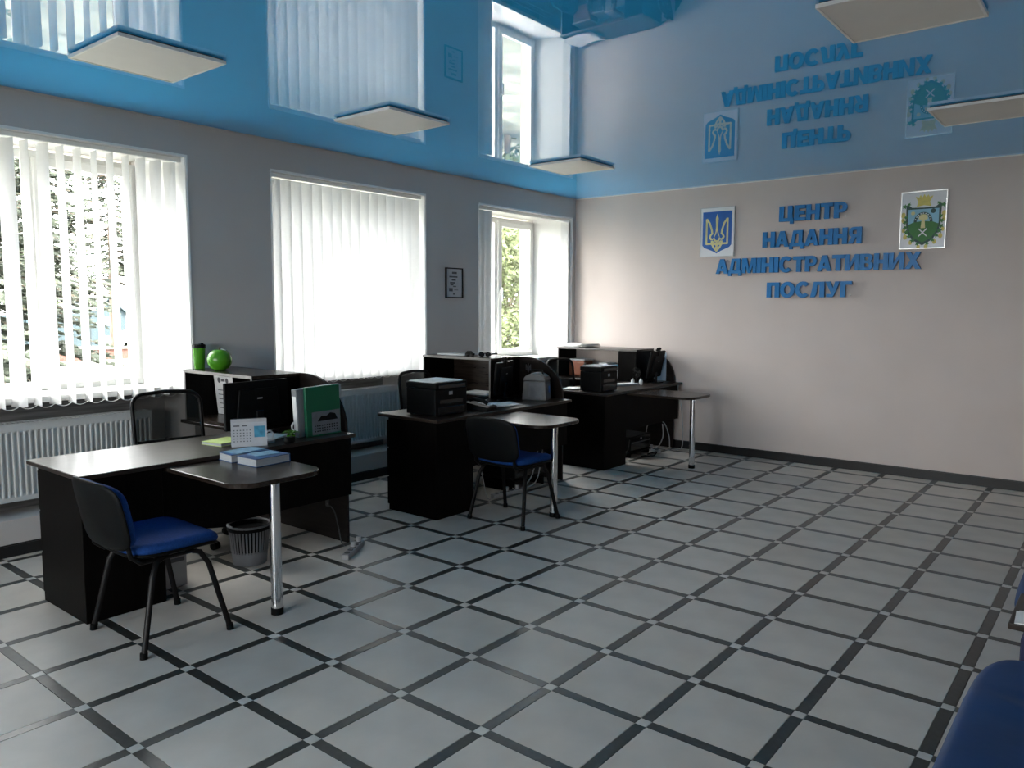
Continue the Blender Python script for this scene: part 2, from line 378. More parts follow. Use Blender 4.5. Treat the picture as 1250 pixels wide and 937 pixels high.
# ------------------------------------------------------------------ vertical blinds
SLW = .118
slat_me = {}
def slat(parent, y, ang, z0=.972, z1=2.715, x=-.058, bow=.006):
    key = (round(z0, 3),)
    if key not in slat_me:
        mb = B(); n = 6; vs = []; fs = []
        for zz in (z0, z1):
            for k in range(n+1):
                t = k/n-.5; vs.append((bow*math.cos(t*PI), t*SLW, zz))
        for k in range(n): fs.append((k, k+1, n+1+k+1, n+1+k))
        mb.add(vs, fs); o = mk('slat', mb, 'blind_cloth', parent, smooth='all', world=False); slat_me[key] = o.data
    else:
        o = bpy.data.objects.new('slat', slat_me[key]); COL.objects.link(o); o.parent = parent
    o.location = (x-parent.location.x, y-parent.location.y, -parent.location.z); o.rotation_euler = (0, 0, ang)
    return o
def blind(a, b, label, slats, chain=True):
    t = thing('vertical_blind', (-.058, (a+b)/2, 2.74), label, 'blind', 'vertical blinds in the windows')
    mk('headrail', B().box(-.078, -.038, a+.012, b-.012, 2.722, 2.757), 'white_pvc', t, bevel=.004, seg=1)
    for (y, ang) in slats: slat(t, y, ang)
    if chain:
        c = B(); L = sorted(slats)
        for (p, _), (q, _) in zip(L, L[1:]):
            if q-p > .06:
                c.tube([(-.058, p+(q-p)*k/6, .978-.022*math.sin(PI*k/6)) for k in range(7)], .0022, 5)
        if c.v: mk('bead_chain', c, 'white_pvc', t)
    return t
R_ = math.radians
def ang_of(deg): return R_(deg)     # 0 = closed (slat along the wall)
# open blind in the first window: slats turned edge-on
ys1 = [-6.94+.1085*k for k in range(16)]
TH = [98, 99, 100, 98, 97, 124, 97, 107, 95, 93, 88, 91, 88, 96, 106, 110]
sl1 = [(y, R_(TH[k]+rnd.uniform(-2, 2))) for k, y in enumerate(ys1)]
blind(*WIN[2], 'half-open white vertical blind with spruce and shed showing between its slats', sl1)
blind(*WIN[0], 'fully closed white vertical blind behind the green ring binder', [(-4.412+.108*k, ang_of(-14+rnd.uniform(-4, 4))) for k in range(16)])
sl3 = [(-1.805, R_(-24)), (-1.79, R_(-27)), (-1.70, R_(-30)), (-1.685, R_(-33)), (-1.668, R_(-36))] + [(-.165+.018*k, R_(86-4*k)) for k in range(4)]
blind(*WIN[1], 'white vertical blind drawn aside to both ends of the window beside the wall lettering', sl3, chain=False)

# ------------------------------------------------------------------ radiators in the niches
def radiator(yc, label, ln=1.205):
    y0, y1 = yc-ln/2, yc+ln/2; t = thing('radiator', (-.17, yc, .33), label, 'radiator', 'panel radiators in the window niches')
    z0, z1 = .335, .852; xf = -.10
    n = 34; p = ln/n; vs = []; prof = []
    for k in range(n):
        y = y0+k*p
        prof += [(y, xf-.012), (y+p*.5, xf-.012), (y+p*.62, xf), (y+p*.88, xf)]
    prof.append((y1, xf-.012))
    mb = B(); m = len(prof); rows = [(z0, 1), (z0+.03, 1), (z0+.045, 0), (z1-.06, 0), (z1-.045, 1), (z1, 1)]
    vs = [((xf-.002 if flat else x), y, z) for z, flat in rows for y, x in prof]; fs = []
    for r in range(len(rows)-1): fs += [(r*m+k, r*m+k+1, (r+1)*m+k+1, (r+1)*m+k) for k in range(m-1)]
    mb.add(vs, fs); mk('front_panel', mb, 'radiator_white', t)
    mk('back_panel', B().box(-.222, -.21, y0, y1, z0, z1-.02), 'radiator_white', t, bevel=.004, seg=1)
    g = B(); g.box(xf-.014, xf-.002, y0-.004, y1+.004, z1-.003, z1+.008).box(-.225, -.213, y0-.004, y1+.004, z1-.003, z1+.008)
    for k in range(40): g.box(-.215, xf-.012, y0+.005+k*(ln-.02)/39, y0+.014+k*(ln-.02)/39, z1, z1+.005)
    mk('top_grille', g, 'radiator_white', t)
    for y in (y0-.004, y1-.002): mk('side_cover', B().box(-.225, xf, y, y+.006, z0, z1+.006), 'radiator_white', t)
    for yb_ in (y0+.15, y1-.18): mk('bracket', B().box(-.2915, -.222, yb_, yb_+.03, z0+.05, z1-.05), 'radiator_white', t)
    mk('valve', B().cyl((-.16, y1+.002, z0+.05), (-.16, y1+.05, z0+.05), .012, n=10).cyl((-.16, y1+.05, PL), (-.16, y1+.05, z0+.06), .010, n=10).cyl((-.16, y1+.05, z0+.04), (-.16, y1+.05, z0+.10), .02, n=12), 'white_pvc', t, smooth=True)
    return t
for (a, b), lb in ((WIN[2], 'white ribbed panel radiator under the half-open blind'), (WIN[0], 'white ribbed panel radiator under the closed blind'), (WIN[1], 'white panel radiator hidden behind the desk beside the lettered wall')):
    radiator((a+b)/2+.0, lb)
    r = mk('heat_reflector', B().box(-.297, -.2925, a+.10, b-.33, PL+.002, .985), 'foil')
    tag(r, 'grey foil sheet on the niche wall behind the radiator under the ' + ('half-open blind' if a < -5 else 'closed blind' if a < -3 else 'drawn-aside blind'), 'reflector', 'foil sheets behind radiators')

# ------------------------------------------------------------------ ceiling lamps (switched off panels)
pos = ['above the first desk', 'before the closed blind', 'by the corner window', 'over the blue sofas', 'next to the small round table end', 'near the village crest']
lampd = [((1.30, -6.12), 'square white ceiling panel above the desk with the green cup'), ((1.29, -4.30), 'square white ceiling panel before the closed blind'),
         ((1.30, -1.98), 'square white ceiling panel near the corner of the lettered wall'), ((4.74, -4.32), 'square white ceiling panel on the sofa side, farther from the lettered wall'),
         ((4.75, -2.0), 'square white ceiling panel in front of the village crest'), ((4.74, -6.5), 'square white ceiling panel above the near blue sofa')]
def lamp(x, y, label):
    t = thing('ceiling_panel_lamp', (x, y, H), label, 'ceiling light', 'flat square lamp panels under the ceiling'); s = .2975
    mk('housing', B().box(x-s+.012, x+s-.012, y-s+.012, y+s-.012, H-.010, H-.0015), 'lamp_side', t)
    f = B(); z0, z1 = H-.028, H-.010; w = .012
    f.box(x-s, x+s, y-s, y-s+w, z0, z1).box(x-s, x+s, y+s-w, y+s, z0, z1).box(x-s, x-s+w, y-s+w, y+s-w, z0, z1).box(x+s-w, x+s, y-s+w, y+s-w, z0, z1)
    mk('frame', f, 'lamp_frame', t)
    mk('diffuser', B().box(x-s+w, x+s-w, y-s+w, y+s-w, z0+.003, z1), 'lamp_diffuser', t)
for (x, y), lb in lampd: lamp(x, y, lb)

# ------------------------------------------------------------------ wall lettering
def letter_polys(ch):
    s = .295; P = []; R = lambda a, b, c, d: [(a, c), (b, c), (b, d), (a, d)]
    def ring(cx, cy, rx, ry, ix, iy, a0, a1, n=14):
        for i in range(n):
            t0 = math.radians(a0+(a1-a0)*i/n); t1 = math.radians(a0+(a1-a0)*(i+1)/n)
            P.append([(cx+ix*math.cos(t0), cy+iy*math.sin(t0)), (cx+rx*math.cos(t0), cy+ry*math.sin(t0)), (cx+rx*math.cos(t1), cy+ry*math.sin(t1)), (cx+ix*math.cos(t1), cy+iy*math.sin(t1))])
    if ch == 'Н': w = .84; P += [R(0, s, 0, 1), R(w-s, w, 0, 1), R(s, w-s, .38, .62)]
    elif ch == 'Е': w = .70; P += [R(0, s, 0, 1), R(s, w, 0, .22), R(s, w, .78, 1), R(s, w*.93, .39, .61)]
    elif ch == 'Т': w = .76; P += [R(w/2-s/2, w/2+s/2, 0, .77), R(0, w, .77, 1)]
    elif ch == 'Г': w = .66; P += [R(0, s, 0, 1), R(s, w, .77, 1)]
    elif ch == 'П': w = .82; P += [R(0, s, 0, 1), R(w-s, w, 0, 1), R(s, w-s, .77, 1)]
    elif ch == 'Ц': w = .92; P += [R(0, s, 0, 1), R(.55, .55+s, 0, 1), R(s, .55, 0, .22), R(.55+s, w, 0, .22), R(.70, w, -.17, 0)]
    elif ch == 'І': w = s; P += [R(0, s, 0, 1)]
    elif ch == 'Р': w = .76; P += [R(0, s, 0, 1), R(s, .44, .80, 1), R(s, .44, .34, .54)]; ring(.44, .67, .32, .33, .07, .13, -90, 90)
    elif ch == 'В': w = .80; P += [R(0, s, 0, 1), R(s, .46, .82, 1), R(s, .48, .42, .60), R(s, .48, 0, .2)]; ring(.46, .74, .29, .26, .06, .08, -90, 90, 10); ring(.48, .29, .32, .29, .07, .10, -90, 90, 10)
    elif ch == 'О': w = .94; ring(.47, .5, .47, .53, .20, .29, 0, 360, 26)
    elif ch == 'С': w = .90; ring(.47, .5, .47, .53, .20, .29, 42, 318, 22)
    elif ch == 'А': w = .90; P += [[(0, 0), (.27, 0), (.58, 1), (.31, 1)], [(w, 0), (w-.28, 0), (.32, 1), (.60, 1)], R(.25, .67, .17, .36)]
    elif ch == 'Д': w = .96; P += [[(.10, .2), (.33, .2), (.46, 1), (.24, 1)], R(.60, .86, .2, 1), R(.40, .62, .79, 1), R(0, w, 0, .21), R(0, .22, -.17, 0), R(w-.22, w, -.17, 0)]
    elif ch == 'Л': w = .86; P += [[(0, 0), (.26, 0), (.38, .22), (.44, 1), (.20, 1)], R(w-s, w, 0, 1), R(.38, w-s, .78, 1)]
    elif ch == 'М': w = 1.02; P += [R(0, .24, 0, 1), R(w-.24, w, 0, 1), [(.20, 1), (.24, .55), (.43, 0), (.57, 0), (.34, 1)], [(w-.20, 1), (w-.24, .55), (w-.43, 0), (w-.57, 0), (w-.34, 1)]]
    elif ch == 'И': w = .86; P += [R(0, .26, 0, 1), R(w-.26, w, 0, 1), [(.22, 0), (.26, 0), (w-.22, .72), (w-.22, 1), (w-.26, 1), (.22, .28)]]
    elif ch == 'У': w = .86; P += [[(0, 1), (.29, 1), (.56, .38), (.40, .18)], [(w, 1), (w-.27, 1), (.34, .10), (.22, 0), (.44, 0), (.54, .12)], R(.08, .44, 0, .21)]
    elif ch == 'Х': w = .92; P += [[(0, 0), (.31, 0), (w-.02, 1), (w-.32, 1)], [(w, 0), (w-.31, 0), (.02, 1), (.32, 1)]]
    elif ch == 'Я': w = .82; P += [R(w-s, w, 0, 1), R(.36, w-s, .80, 1), R(.36, w-s, .38, .57), [(0, 0), (.29, 0), (.52, .42), (.26, .46)]]; ring(.36, .69, .31, .31, .07, .12, 90, 270)
    return P, w
def sign_line(text, x0, x1, z0, z1, label):
    t = thing('sign_word', ((x0+x1)/2, -.0, z0), label, 'lettering', 'blue raised letters on the wall')
    ws = [letter_polys(c)[1] for c in text]; gap = .04; tot = sum(ws)+gap*(len(text)-1); sx = (x1-x0)/tot; x = x0; hh = z1-z0
    for c, w in zip(text, ws):
        P, _ = letter_polys(c); mb = B()
        for k_, poly in enumerate(P): mb.prism([(x+u*sx, z0+v*hh) for u, v in poly], -.048-.0004*(k_ % 7), -.022, 'y')
        lt = mk('letter', mb, 'sign_blue', t)
        st = B()
        for u in (.12, w-.12):
            for v in (.12, .88): st.cyl((x+u*sx, -.0005, z0+v*hh), (x+u*sx, -.023, z0+v*hh), .006, n=6)
        mk('stud', st, 'steel', lt)['kind'] = 'stuff'
        x += (w+gap)*sx
sign_line('ЦЕНТР', 2.63, 3.315, 2.56, 2.72, 'topmost row of raised blue letters, reading ЦЕНТР')
sign_line('НАДАННЯ', 2.46, 3.465, 2.297, 2.462, 'second row of raised blue letters from the top, reading НАДАННЯ')
sign_line('АДМІНІСТРАТИВНИХ', 1.935, 4.015, 2.030, 2.193, 'long row of raised blue letters reading АДМІНІСТРАТИВНИХ')
sign_line('ПОСЛУГ', 2.525, 3.395, 1.765, 1.925, 'lowest row of raised blue letters, reading ПОСЛУГ')

# coat of arms plates
def plate(x0, x1, z0, z1, name, label):
    t = thing(name, ((x0+x1)/2, 0, z0), label, 'emblem')
    mk('board', B().box(x0+.006, x1-.006, -.016, -.0005, z0+.006, z1-.006), 'board_white', t)
    w = .008; f = B().box(x0, x1, -.022, -.0005, z0, z0+w).box(x0, x1, -.022, -.0005, z1-w, z1).box(x0, x0+w, -.022, -.0005, z0+w, z1-w).box(x1-w, x1, -.022, -.0005, z0+w, z1-w)
    mk('edge_frame', f, 'steel', t)
    return t
t = plate(1.720, 2.128, 2.222, 2.772, 'trident_plate', 'white plate with gold trident on blue shield, left of the lettering')
t['label'] = 'framed white plate with gold trident on blue shield'
def T(u, v): return (1.924+u*.172, 2.50+v*.235)        # u,v in -1..1
mk('shield', B().prism([T(-1, .95), T(1, .95), T(1, -.62)] + [T(*p) for p in [(.86, -.74), (.3, -.90), (0, -1.02), (-.3, -.90), (-.86, -.74)]] + [T(-1, -.62)], -.0185, -.0162, 'y'), 'shield_blue', t)
tr = B(); a_, b_ = -.0205, -.0187; wd = .021
def S(pts, w=wd): tr.stroke([T(*p) for p in pts], w, a_, b_)
S([(-.72, .62), (-.72, -.56), (-.34, -.56)]); S([(.72, .62), (.72, -.56), (.34, -.56)])
S([(-.72, .62), (-.50, .40), (-.36, .10), (-.32, -.08), (-.42, -.14), (-.48, -.24), (-.40, -.34), (-.26, -.36)]); S([(.72, .62), (.50, .40), (.36, .10), (.32, -.08), (.42, -.14), (.48, -.24), (.40, -.34), (.26, -.36)])
tr.prism([T(0, .84), T(.10, .62), T(.07, .25), T(.09, 0), T(.22, -.30), T(.06, -.12), T(0, .05), T(-.06, -.12), T(-.22, -.30), T(-.09, 0), T(-.07, .25), T(-.10, .62)], a_, b_, 'y')
S([(-.22, -.28), (-.10, -.44), (.10, -.44), (.22, -.28)]); S([(-.34, -.42), (-.34, -.56), (-.20, -.74), (0, -.90), (.20, -.74), (.34, -.56), (.34, -.42)]); S([(-.34, -.58), (.34, -.58)]); S([(0, -.42), (0, -.88)])
S([(-.30, -.44), (-.1, -.56), (.14, -.84)], .016); S([(.30, -.44), (.1, -.56), (-.14, -.84)], .016)
mk('trident', tr, 'pale_gold', t)

t = plate(3.808, 4.205, 2.222, 2.765, 'crest_plate', 'framed white plate with green village crest and gold crown')
def V(u, v): return (4.008+u*.165, 2.478+v*.225)
orn = B(); ay, by = -.0178, -.0162
sh = [(-.92, .62), (-1.0, .70), (-.80, .72), (-.62, .60), (0, .58), (.62, .60), (.80, .72), (1.0, .70), (.92, .62), (.90, -.1), (.80, -.45), (.5, -.78), (0, -1.0), (-.5, -.78), (-.80, -.45), (-.90, -.1)]
mk('shield_border', B().prism([V(*p) for p in sh], ay, by, 'y'), 'crest_dark', t)
lf = B()
for s_ in (-1, 1):
    for (u, v, r) in ((.92, .2, .10), (.96, 0, .12), (.93, -.22, .12), (.86, -.42, .13), (.72, -.60, .12), (.52, -.78, .12), (.26, -.93, .10), (1.0, .66, .12), (.78, .74, .10)):
        c = V(s_*u, v); n = 7
        lf.prism([(c[0]+.165*r*(1.3 if k % 2 else .6)*math.cos(2*PI*k/10+u*7), c[1]+.165*r*(1.3 if k % 2 else .6)*math.sin(2*PI*k/10+u*7)) for k in range(10)], -.0195, -.0179, 'y')
mk('leaf_ornament', lf, 'crest_green', t)['kind'] = 'stuff'
gd = B()
for s_ in (-1, 1):
    for (u, v, r) in ((1.06, .30, .12), (1.06, .08, .10), (1.02, -.35, .09), (.92, -.62, .11), (.62, -.86, .10), (.2, -1.06, .10)):
        c = V(s_*u, v); gd.prism([(c[0]+.165*r*math.cos(2*PI*k/8), c[1]+.165*r*1.4*math.sin(2*PI*k/8)) for k in range(8)], -.0172, -.0162, 'y')
gd.prism([V(*p) for p in [(-.38, .62), (-.30, .82), (-.46, 1.06), (-.28, 1.0), (-.20, 1.12), (-.10, 1.0), (0, 1.14), (.10, 1.0), (.20, 1.12), (.28, 1.0), (.46, 1.06), (.30, .82), (.38, .62), (0, .68)]], -.0205, -.0162, 'y')
mk('crown', gd, 'gold', t)
mk('sky_field', B().prism([V(*p) for p in [(-.80, .52), (.80, .52), (.80, -.10), (-.80, -.10)]], -.0195, -.0180, 'y'), 'crest_sky', t)
mk('hill', B().prism([V(*p) for p in [(-.80, -.12), (-.5, -.02), (0, .02), (.5, -.02), (.80, -.12), (.70, -.42), (.44, -.70), (0, -.88), (-.44, -.70), (-.70, -.42)]], -.0206, -.0180, 'y'), 'crest_green', t)
ar = B(); ar.stroke([V(*p) for p in arc(0, -.02, .42, .36, 0, 180, 12)], .024, -.0212, -.0196); c = V(.5, .42); ar.prism([(c[0]+.022*math.cos(2*PI*k/12), c[1]+.022*math.sin(2*PI*k/12)) for k in range(12)], -.0212, -.0196, 'y')
mk('arch', ar, 'crest_dark', t)
dt = B()
for k in range(1, 10):
    u, v = arc(0, -.02, .42, .36, 0, 180, 10)[k]; c = V(u, v); dt.prism([(c[0]+.006*math.cos(2*PI*j/6), c[1]+.006*math.sin(2*PI*j/6)) for j in range(6)], -.0250, -.0205, 'y')
dt.stroke([V(-.22, -.62), V(.22, -.30)], .010, -.0222, -.0207); dt.stroke([V(.22, -.62), V(-.22, -.30)], .010, -.0222, -.0207)
mk('crossed_blades', dt, 'board_white', t)
mk('oak', B().prism([V(*p) for p in [(-.12, -.28), (.12, -.28), (.08, .05), (.24, .10), (.22, .24), (.08, .30), (-.08, .30), (-.22, .24), (-.24, .10), (-.08, .05)]], -.0222, -.0207, 'y').prism([(V(-.55, .36)[0]+.018*math.cos(2*PI*k/12), V(-.55, .36)[1]+.018*math.sin(2*PI*k/12)) for k in range(12)], -.0206, -.0196, 'y'), 'pale_gold', t)

# framed certificate on the window wall
y0, y1, z0, z1 = -2.405, -2.143, 1.742, 2.058
t = thing('framed_certificate', (0, (y0+y1)/2, z0), 'small black-framed certificate on the grey wall between two windows', 'picture')
w = .012; mk('frame', B().box(.0005, .018, y0, y1, z0, z0+w).box(.0005, .018, y0, y1, z1-w, z1).box(.0005, .018, y0, y0+w, z0+w, z1-w).box(.0005, .018, y1-w, y1, z0+w, z1-w), 'black_frame', t)
sheet = mk('sheet', B().box(.0005, .008, y0+w, y1-w, z0+w, z1-w), 'paper_grey', t)
pr = B()
for (u0, u1, v, hh) in ((.38, .66, .80, .07), (.22, .70, .68, .05), (.36, .60, .575, .05), (.26, .56, .48, .05), (.28, .46, .42, .04), (.44, .62, .37, .035), (.2, .42, .22, .11), (.5, .74, .26, .02), (.44, .54, .11, .05)):
    pr.box(.008, .0086, y0+(y1-y0)*u0, y0+(y1-y0)*u1, z0+(z1-z0)*v, z0+(z1-z0)*(v+hh))
mk('print', pr, 'print_dark', sheet)

# ------------------------------------------------------------------ desks
DZ = .785; EZ = .760
def rounded_ext(x0, x1, y0, y1, r=.13, n=6):
    p = [(x0, y0)] + arc(x1-r, y0+r, r, r, -90, 0, n) + arc(x1-r, y1-r, r, r, 0, 90, n) + [(x0, y1)]
    return p
def desk(y0, y1, yl, label):
    t = thing('office_desk', (1.2, (y0+y1)/2, 0), label, 'desk', 'dark wenge desks along the windows')
    mk('desk_top', B().box(.885, 1.568, y0-.012, y1-.012, DZ-.025, DZ), 'wenge', t, bevel=.003, seg=1)
    mk('return_top', B().box(.03, .8845, y1-.44, y1-.012, DZ-.025, DZ), 'wenge_x', t, bevel=.003, seg=1)
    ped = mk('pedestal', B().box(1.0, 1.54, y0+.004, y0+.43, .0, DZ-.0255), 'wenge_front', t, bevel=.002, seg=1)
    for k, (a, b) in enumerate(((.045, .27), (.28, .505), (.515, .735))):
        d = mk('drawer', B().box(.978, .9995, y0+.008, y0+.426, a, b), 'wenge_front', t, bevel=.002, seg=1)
        yc = y0+.215; zc = (a+b)/2
        mk('handle', B().tube([(.9785, yc-.055, zc), (.955, yc-.055, zc), (.955, yc+.055, zc), (.9785, yc+.055, zc)], .005, 6), 'steel', d)
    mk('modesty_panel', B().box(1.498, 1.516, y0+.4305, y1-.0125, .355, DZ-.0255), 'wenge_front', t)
    poly = [(.03, 0), (1.46, 0), (1.46, .80)] + arc(1.02, .80, .44, .365, 0, 90, 10) + [(.03, 1.165)]
    poly = [p for i, p in enumerate(poly) if i == 0 or p != poly[i-1]]
    pn = mk('end_panel', B().prism(poly, y1-.0115, y1+.0085, 'y'), 'wenge_panel', t)
    mk('extension_top', B().prism(rounded_ext(1.30, 2.272, yl-.275, yl+.275), DZ-.051, DZ-.0258, 'z'), 'wenge_x', t, bevel=.003, seg=1)
    lg = mk('table_leg', B().cyl((2.165, yl, .035), (2.165, yl, DZ-.058), .030, n=24), 'chrome', t, smooth=True)
    mk('foot', B().cyl((2.165, yl, 0), (2.165, yl, .036), .033, n=20), 'black_plastic', lg, smooth=True)
    mk('flange', B().cyl((2.165, yl, DZ-.060), (2.165, yl, DZ-.0512), .05, n=20), 'chrome', lg, smooth=True)
    return t
D1 = desk(-6.685, -4.905, -5.965, 'dark wenge desk with a tall green binder and blue books on its rounded extension')
D2 = desk(-4.115, -2.315, -3.435, 'middle dark wenge desk with a small silver trident on its curved end panel')
D3 = desk(-1.70, -.035, -1.000, 'dark wenge desk whose curved end panel touches the lettered wall')
em = B()
def E2(u, v): return (1.05+u*.03, 1.055+v*.045)
for s_ in (-1, 1): em.stroke([E2(s_*.9, .8), E2(s_*.9, -.4), E2(s_*.3, -.4)], .008, -2.3295, -2.3267); em.stroke([E2(s_*.9, .8), E2(s_*.4, .1), E2(s_*.3, -.4), E2(0, -.9)], .008, -2.3295, -2.3267)
em.stroke([E2(0, 1), E2(0, -.8)], .009, -2.3295, -2.3267)
mk('trident_badge', em, 'steel', D2)

def hutch(x0, x1, yf, yb, label, door=None, back='wenge_x'):
    t = thing('shelf_unit', ((x0+x1)/2, (yf+yb)/2, DZ), label, 'shelf', 'open shelf units on the desks'); z0, z1 = DZ+.0005, 1.166
    tp = mk('top_panel', B().box(x0-.005, x1+.005, yf-.004, yb, z1-.022, z1), 'wenge_x', t)
    mk('edge_strip', B().box(x0-.005, x1+.005, yf-.0055, yf-.0041, z1-.022, z1), 'edge_band', tp)
    mk('bottom_panel', B().box(x0+.018, x1-.018, yf, yb-.006, z0, z0+.018), 'wenge_x', t)
    for x in (x0, x1-.018):
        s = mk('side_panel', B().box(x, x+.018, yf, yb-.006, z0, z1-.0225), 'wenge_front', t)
        mk('edge_strip', B().box(x, x+.018, yf-.0015, yf-.0001, z0, z1-.0225), 'edge_band', s)
    mk('back_panel', B().box(x0+.0185, x1-.0185, yb-.012, yb-.0065, z0+.0185, z1-.0225), back, t)
    if door:
        dd = mk('door', B().box(door, x1, yf-.018, yf-.002, z0+.002, z1-.024), 'wenge_front', t)
        mk('divider', B().box(door, door+.016, yf, yb-.0125, z0+.0185, z1-.0225), 'wenge_front', t)
    return t
hutch(.045, .955, -5.31, -4.917, 'dark open shelf unit carrying the green cup and green jar')
hutch(.045, .945, -2.775, -2.327, 'dark empty shelf unit with sunglasses and papers on its top')
hutch(.055, 1.175, -.45, -.047, 'cluttered shelf unit with a closed door section by the lettered wall', door=.945, back='wall_paint')

# ------------------------------------------------------------------ blue visitor chairs (facing +y)
def visitor_chair(loc, rz, label):
    t = thing('visitor_chair', loc, label, 'chair', 'blue visitor chairs at the desk extensions', rz)
    K = dict(world=False)
    for sx in (-1, 1):
        for sy, (fy, ty) in ((1, (.215, .10)), (-1, (-.225, -.12))):
            lg = mk('leg', B().tube([(sx*.265, fy, .018), (sx*.225, (fy*.3+ty*.7), .36), (sx*.205, ty, .425), (sx*.19, ty*.7, .432)], .0145, 10, .62), 'black_frame', t, smooth=True, **K)
            mk('foot_cap', B().cyl((sx*.2665, fy*1.01, 0), (sx*.264, fy, .03), .0185, n=10), 'black_plastic', lg, smooth=True, **K)
        mk('seat_rail', B().tube([(sx*.19, .09, .432), (sx*.19, -.09, .432), (sx*.19, -.185, .432), (sx*.19, -.232, .47), (sx*.19, -.252, .56), (sx*.19, -.268, .66)], .0125, 10, .7), 'black_frame', t, smooth=True, **K)
    mk('crossbar', B().tube([(-.19, .07, .432), (.19, .07, .432)], .0115, 8).tube([(-.19, -.09, .432), (.19, -.09, .432)], .0115, 8), 'black_frame', t, smooth=True, **K)
    def sf(x, y, z): return (x, y+.0, .482+z-.9*max(0, y-.10)**2*1.6+.25*x*x*1.0+ (.05*max(0, -y-.12)))
    mk('seat', B().pad(.50, .455, .062, e=4.5, fn=sf), 'blue_fabric', t, smooth='all', **K)
    def sh(x, y, z): return (x, y, .455+z-.9*max(0, y-.10)**2*1.6+.25*x*x+(.05*max(0, -y-.12)))
    mk('seat_shell', B().pad(.495, .455, .03, e=4.5, fn=sh), 'black_plastic', t, smooth='all', **K)
    def bf(off, th):
        def f(x, y, z):      # pad lies in x / y -> back in x / z
            zz = .665+y; lean = -.245-.20*(zz-.5)+.6*x*x*.9
            return (x, lean+off+z*th, zz)
        return f
    mk('backrest', B().pad(.475, .31, 1, e=4.5, fn=bf(.0, .045)), 'blue_fabric', t, smooth='all', **K)
    mk('back_shell', B().pad(.50, .335, 1, e=4.5, fn=bf(-.028, .022)), 'black_plastic', t, smooth='all', **K)
    return t
c1 = visitor_chair((1.89, -6.455, 0), 0, 'blue cushioned visitor chair at the rounded extension holding the blue books')
c2 = dup(c1, (1.955, -3.67, 0), R_(0), 'blue cushioned visitor chair at the middle desk beside a black computer case')

# ------------------------------------------------------------------ mesh office chairs (facing +x)
def office_chair(loc, rz, label):
    t = thing('office_chair', loc, label, 'chair', 'black mesh office chairs behind the desks', rz); K = dict(world=False)
    base = mk('base', B().lathe([(.03, .07), (.045, .075), (.045, .11), (.03, .13)], n=14), 'black_plastic', t, smooth=True, **K)
    for k in range(5):
        a = 2*PI*k/5+.3; c, s = math.cos(a), math.sin(a)
        mk('base_arm', B().tube([(.03*c, .03*s, .10), (.18*c, .18*s, .085), (.30*c, .30*s, .07)], .02, 8, .6), 'black_plastic', t, smooth=True, **K)
        mk('caster', B().cyl((.30*c-.022*s, .30*s+.022*c, .028), (.30*c+.022*s, .30*s-.022*c, .028), .028, n=14).cyl((.30*c, .30*s, .04), (.30*c, .30*s, .07), .008, n=8), 'black_plastic', t, smooth=True, **K)
    mk('gas_lift', B().cyl((0, 0, .12), (0, 0, .30), .028, n=14).cyl((0, 0, .29), (0, 0, .42), .016, n=14), 'black_frame', t, smooth=True, **K)
    mk('seat', B().pad(.48, .50, .085, e=4, fn=lambda x, y, z: (x, y, .47+z-.3*max(0, x-.12)**2)), 'black_plastic', t, smooth='all', **K)
    hw, zb, zt = .235, .60, 1.035
    def bx(z): return -.20-.13*(z-.6)
    P = []
    r = .085
    P += [(-hw, zb+.03)] + [(-hw, zt-r)] + [(-hw+r-r*math.cos(R_(a)), zt-r+r*math.sin(R_(a))) for a in (22, 45, 68, 90)] + [(0, zt+.008)] + [(hw-r+r*math.sin(R_(a)), zt-r+r*math.cos(R_(a))) for a in (0, 22, 45, 68)] + [(hw, zt-r), (hw, zb+.03), (hw-.05, zb), (0, zb-.012), (-hw+.05, zb), (-hw, zb+.03)]
    mk('back_frame', B().tube([(bx(z)-.10*(y/hw)**2*-.25, y, z) for y, z in P], .014, 8), 'black_frame', t, smooth=True, **K)
    mb = B(); n, m = 8, 6; vs = []; fs = []
    for i in range(m+1):
        for j in range(n+1):
            y = (j/n-.5)*2*(hw-.006); z = zb+.012+(zt-zb-.02)*i/m
            lim = hw-.006 if z < zt-r else (hw-r+math.sqrt(max(0, r*r-(z-zt+r)**2)))-.004
            y = max(-lim, min(lim, y)); vs.append((bx(z)+.025*(y/hw)**2, y, z))
    for i in range(m): fs += [(i*(n+1)+j, i*(n+1)+j+1, (i+1)*(n+1)+j+1, (i+1)*(n+1)+j) for j in range(n)]
    mk('back_mesh', mb.add(vs, fs), 'mesh_weave', t, smooth='all', **K)
    mk('lumbar_bar', B().tube([(bx(.70), -hw, .70), (bx(.70)-.015, 0, .70), (bx(.70), hw, .70)], .013, 8), 'black_frame', t, smooth=True, **K)
    mk('back_bracket', B().tube([(bx(.66)-.01, 0, .72), (bx(.6)-.02, 0, .60), (-.16, 0, .44), (0, 0, .415)], .022, 8, .6), 'black_frame', t, smooth=True, **K)
    for s in (-1, 1):
        mk('armrest', B().tube([(-.10, s*.23, .44), (-.12, s*.28, .50), (-.13, s*.285, .64), (-.11, s*.285, .69), (-.02, s*.285, .705), (.09, s*.285, .70), (.13, s*.285, .66), (.12, s*.28, .50), (.09, s*.23, .44)], .017, 8, .8), 'black_plastic', t, smooth=True, **K)
    return t
o1 = office_chair((.60, -5.645, 0), R_(-6), 'black mesh office chair below the green cup')
o2 = dup(o1, (.62, -3.20, 0), R_(8), 'black mesh office chair behind the printer with white paper on top')
o3 = dup(o1, (.60, -.86, 0), R_(-4), 'black mesh office chair at the desk against the lettered wall')

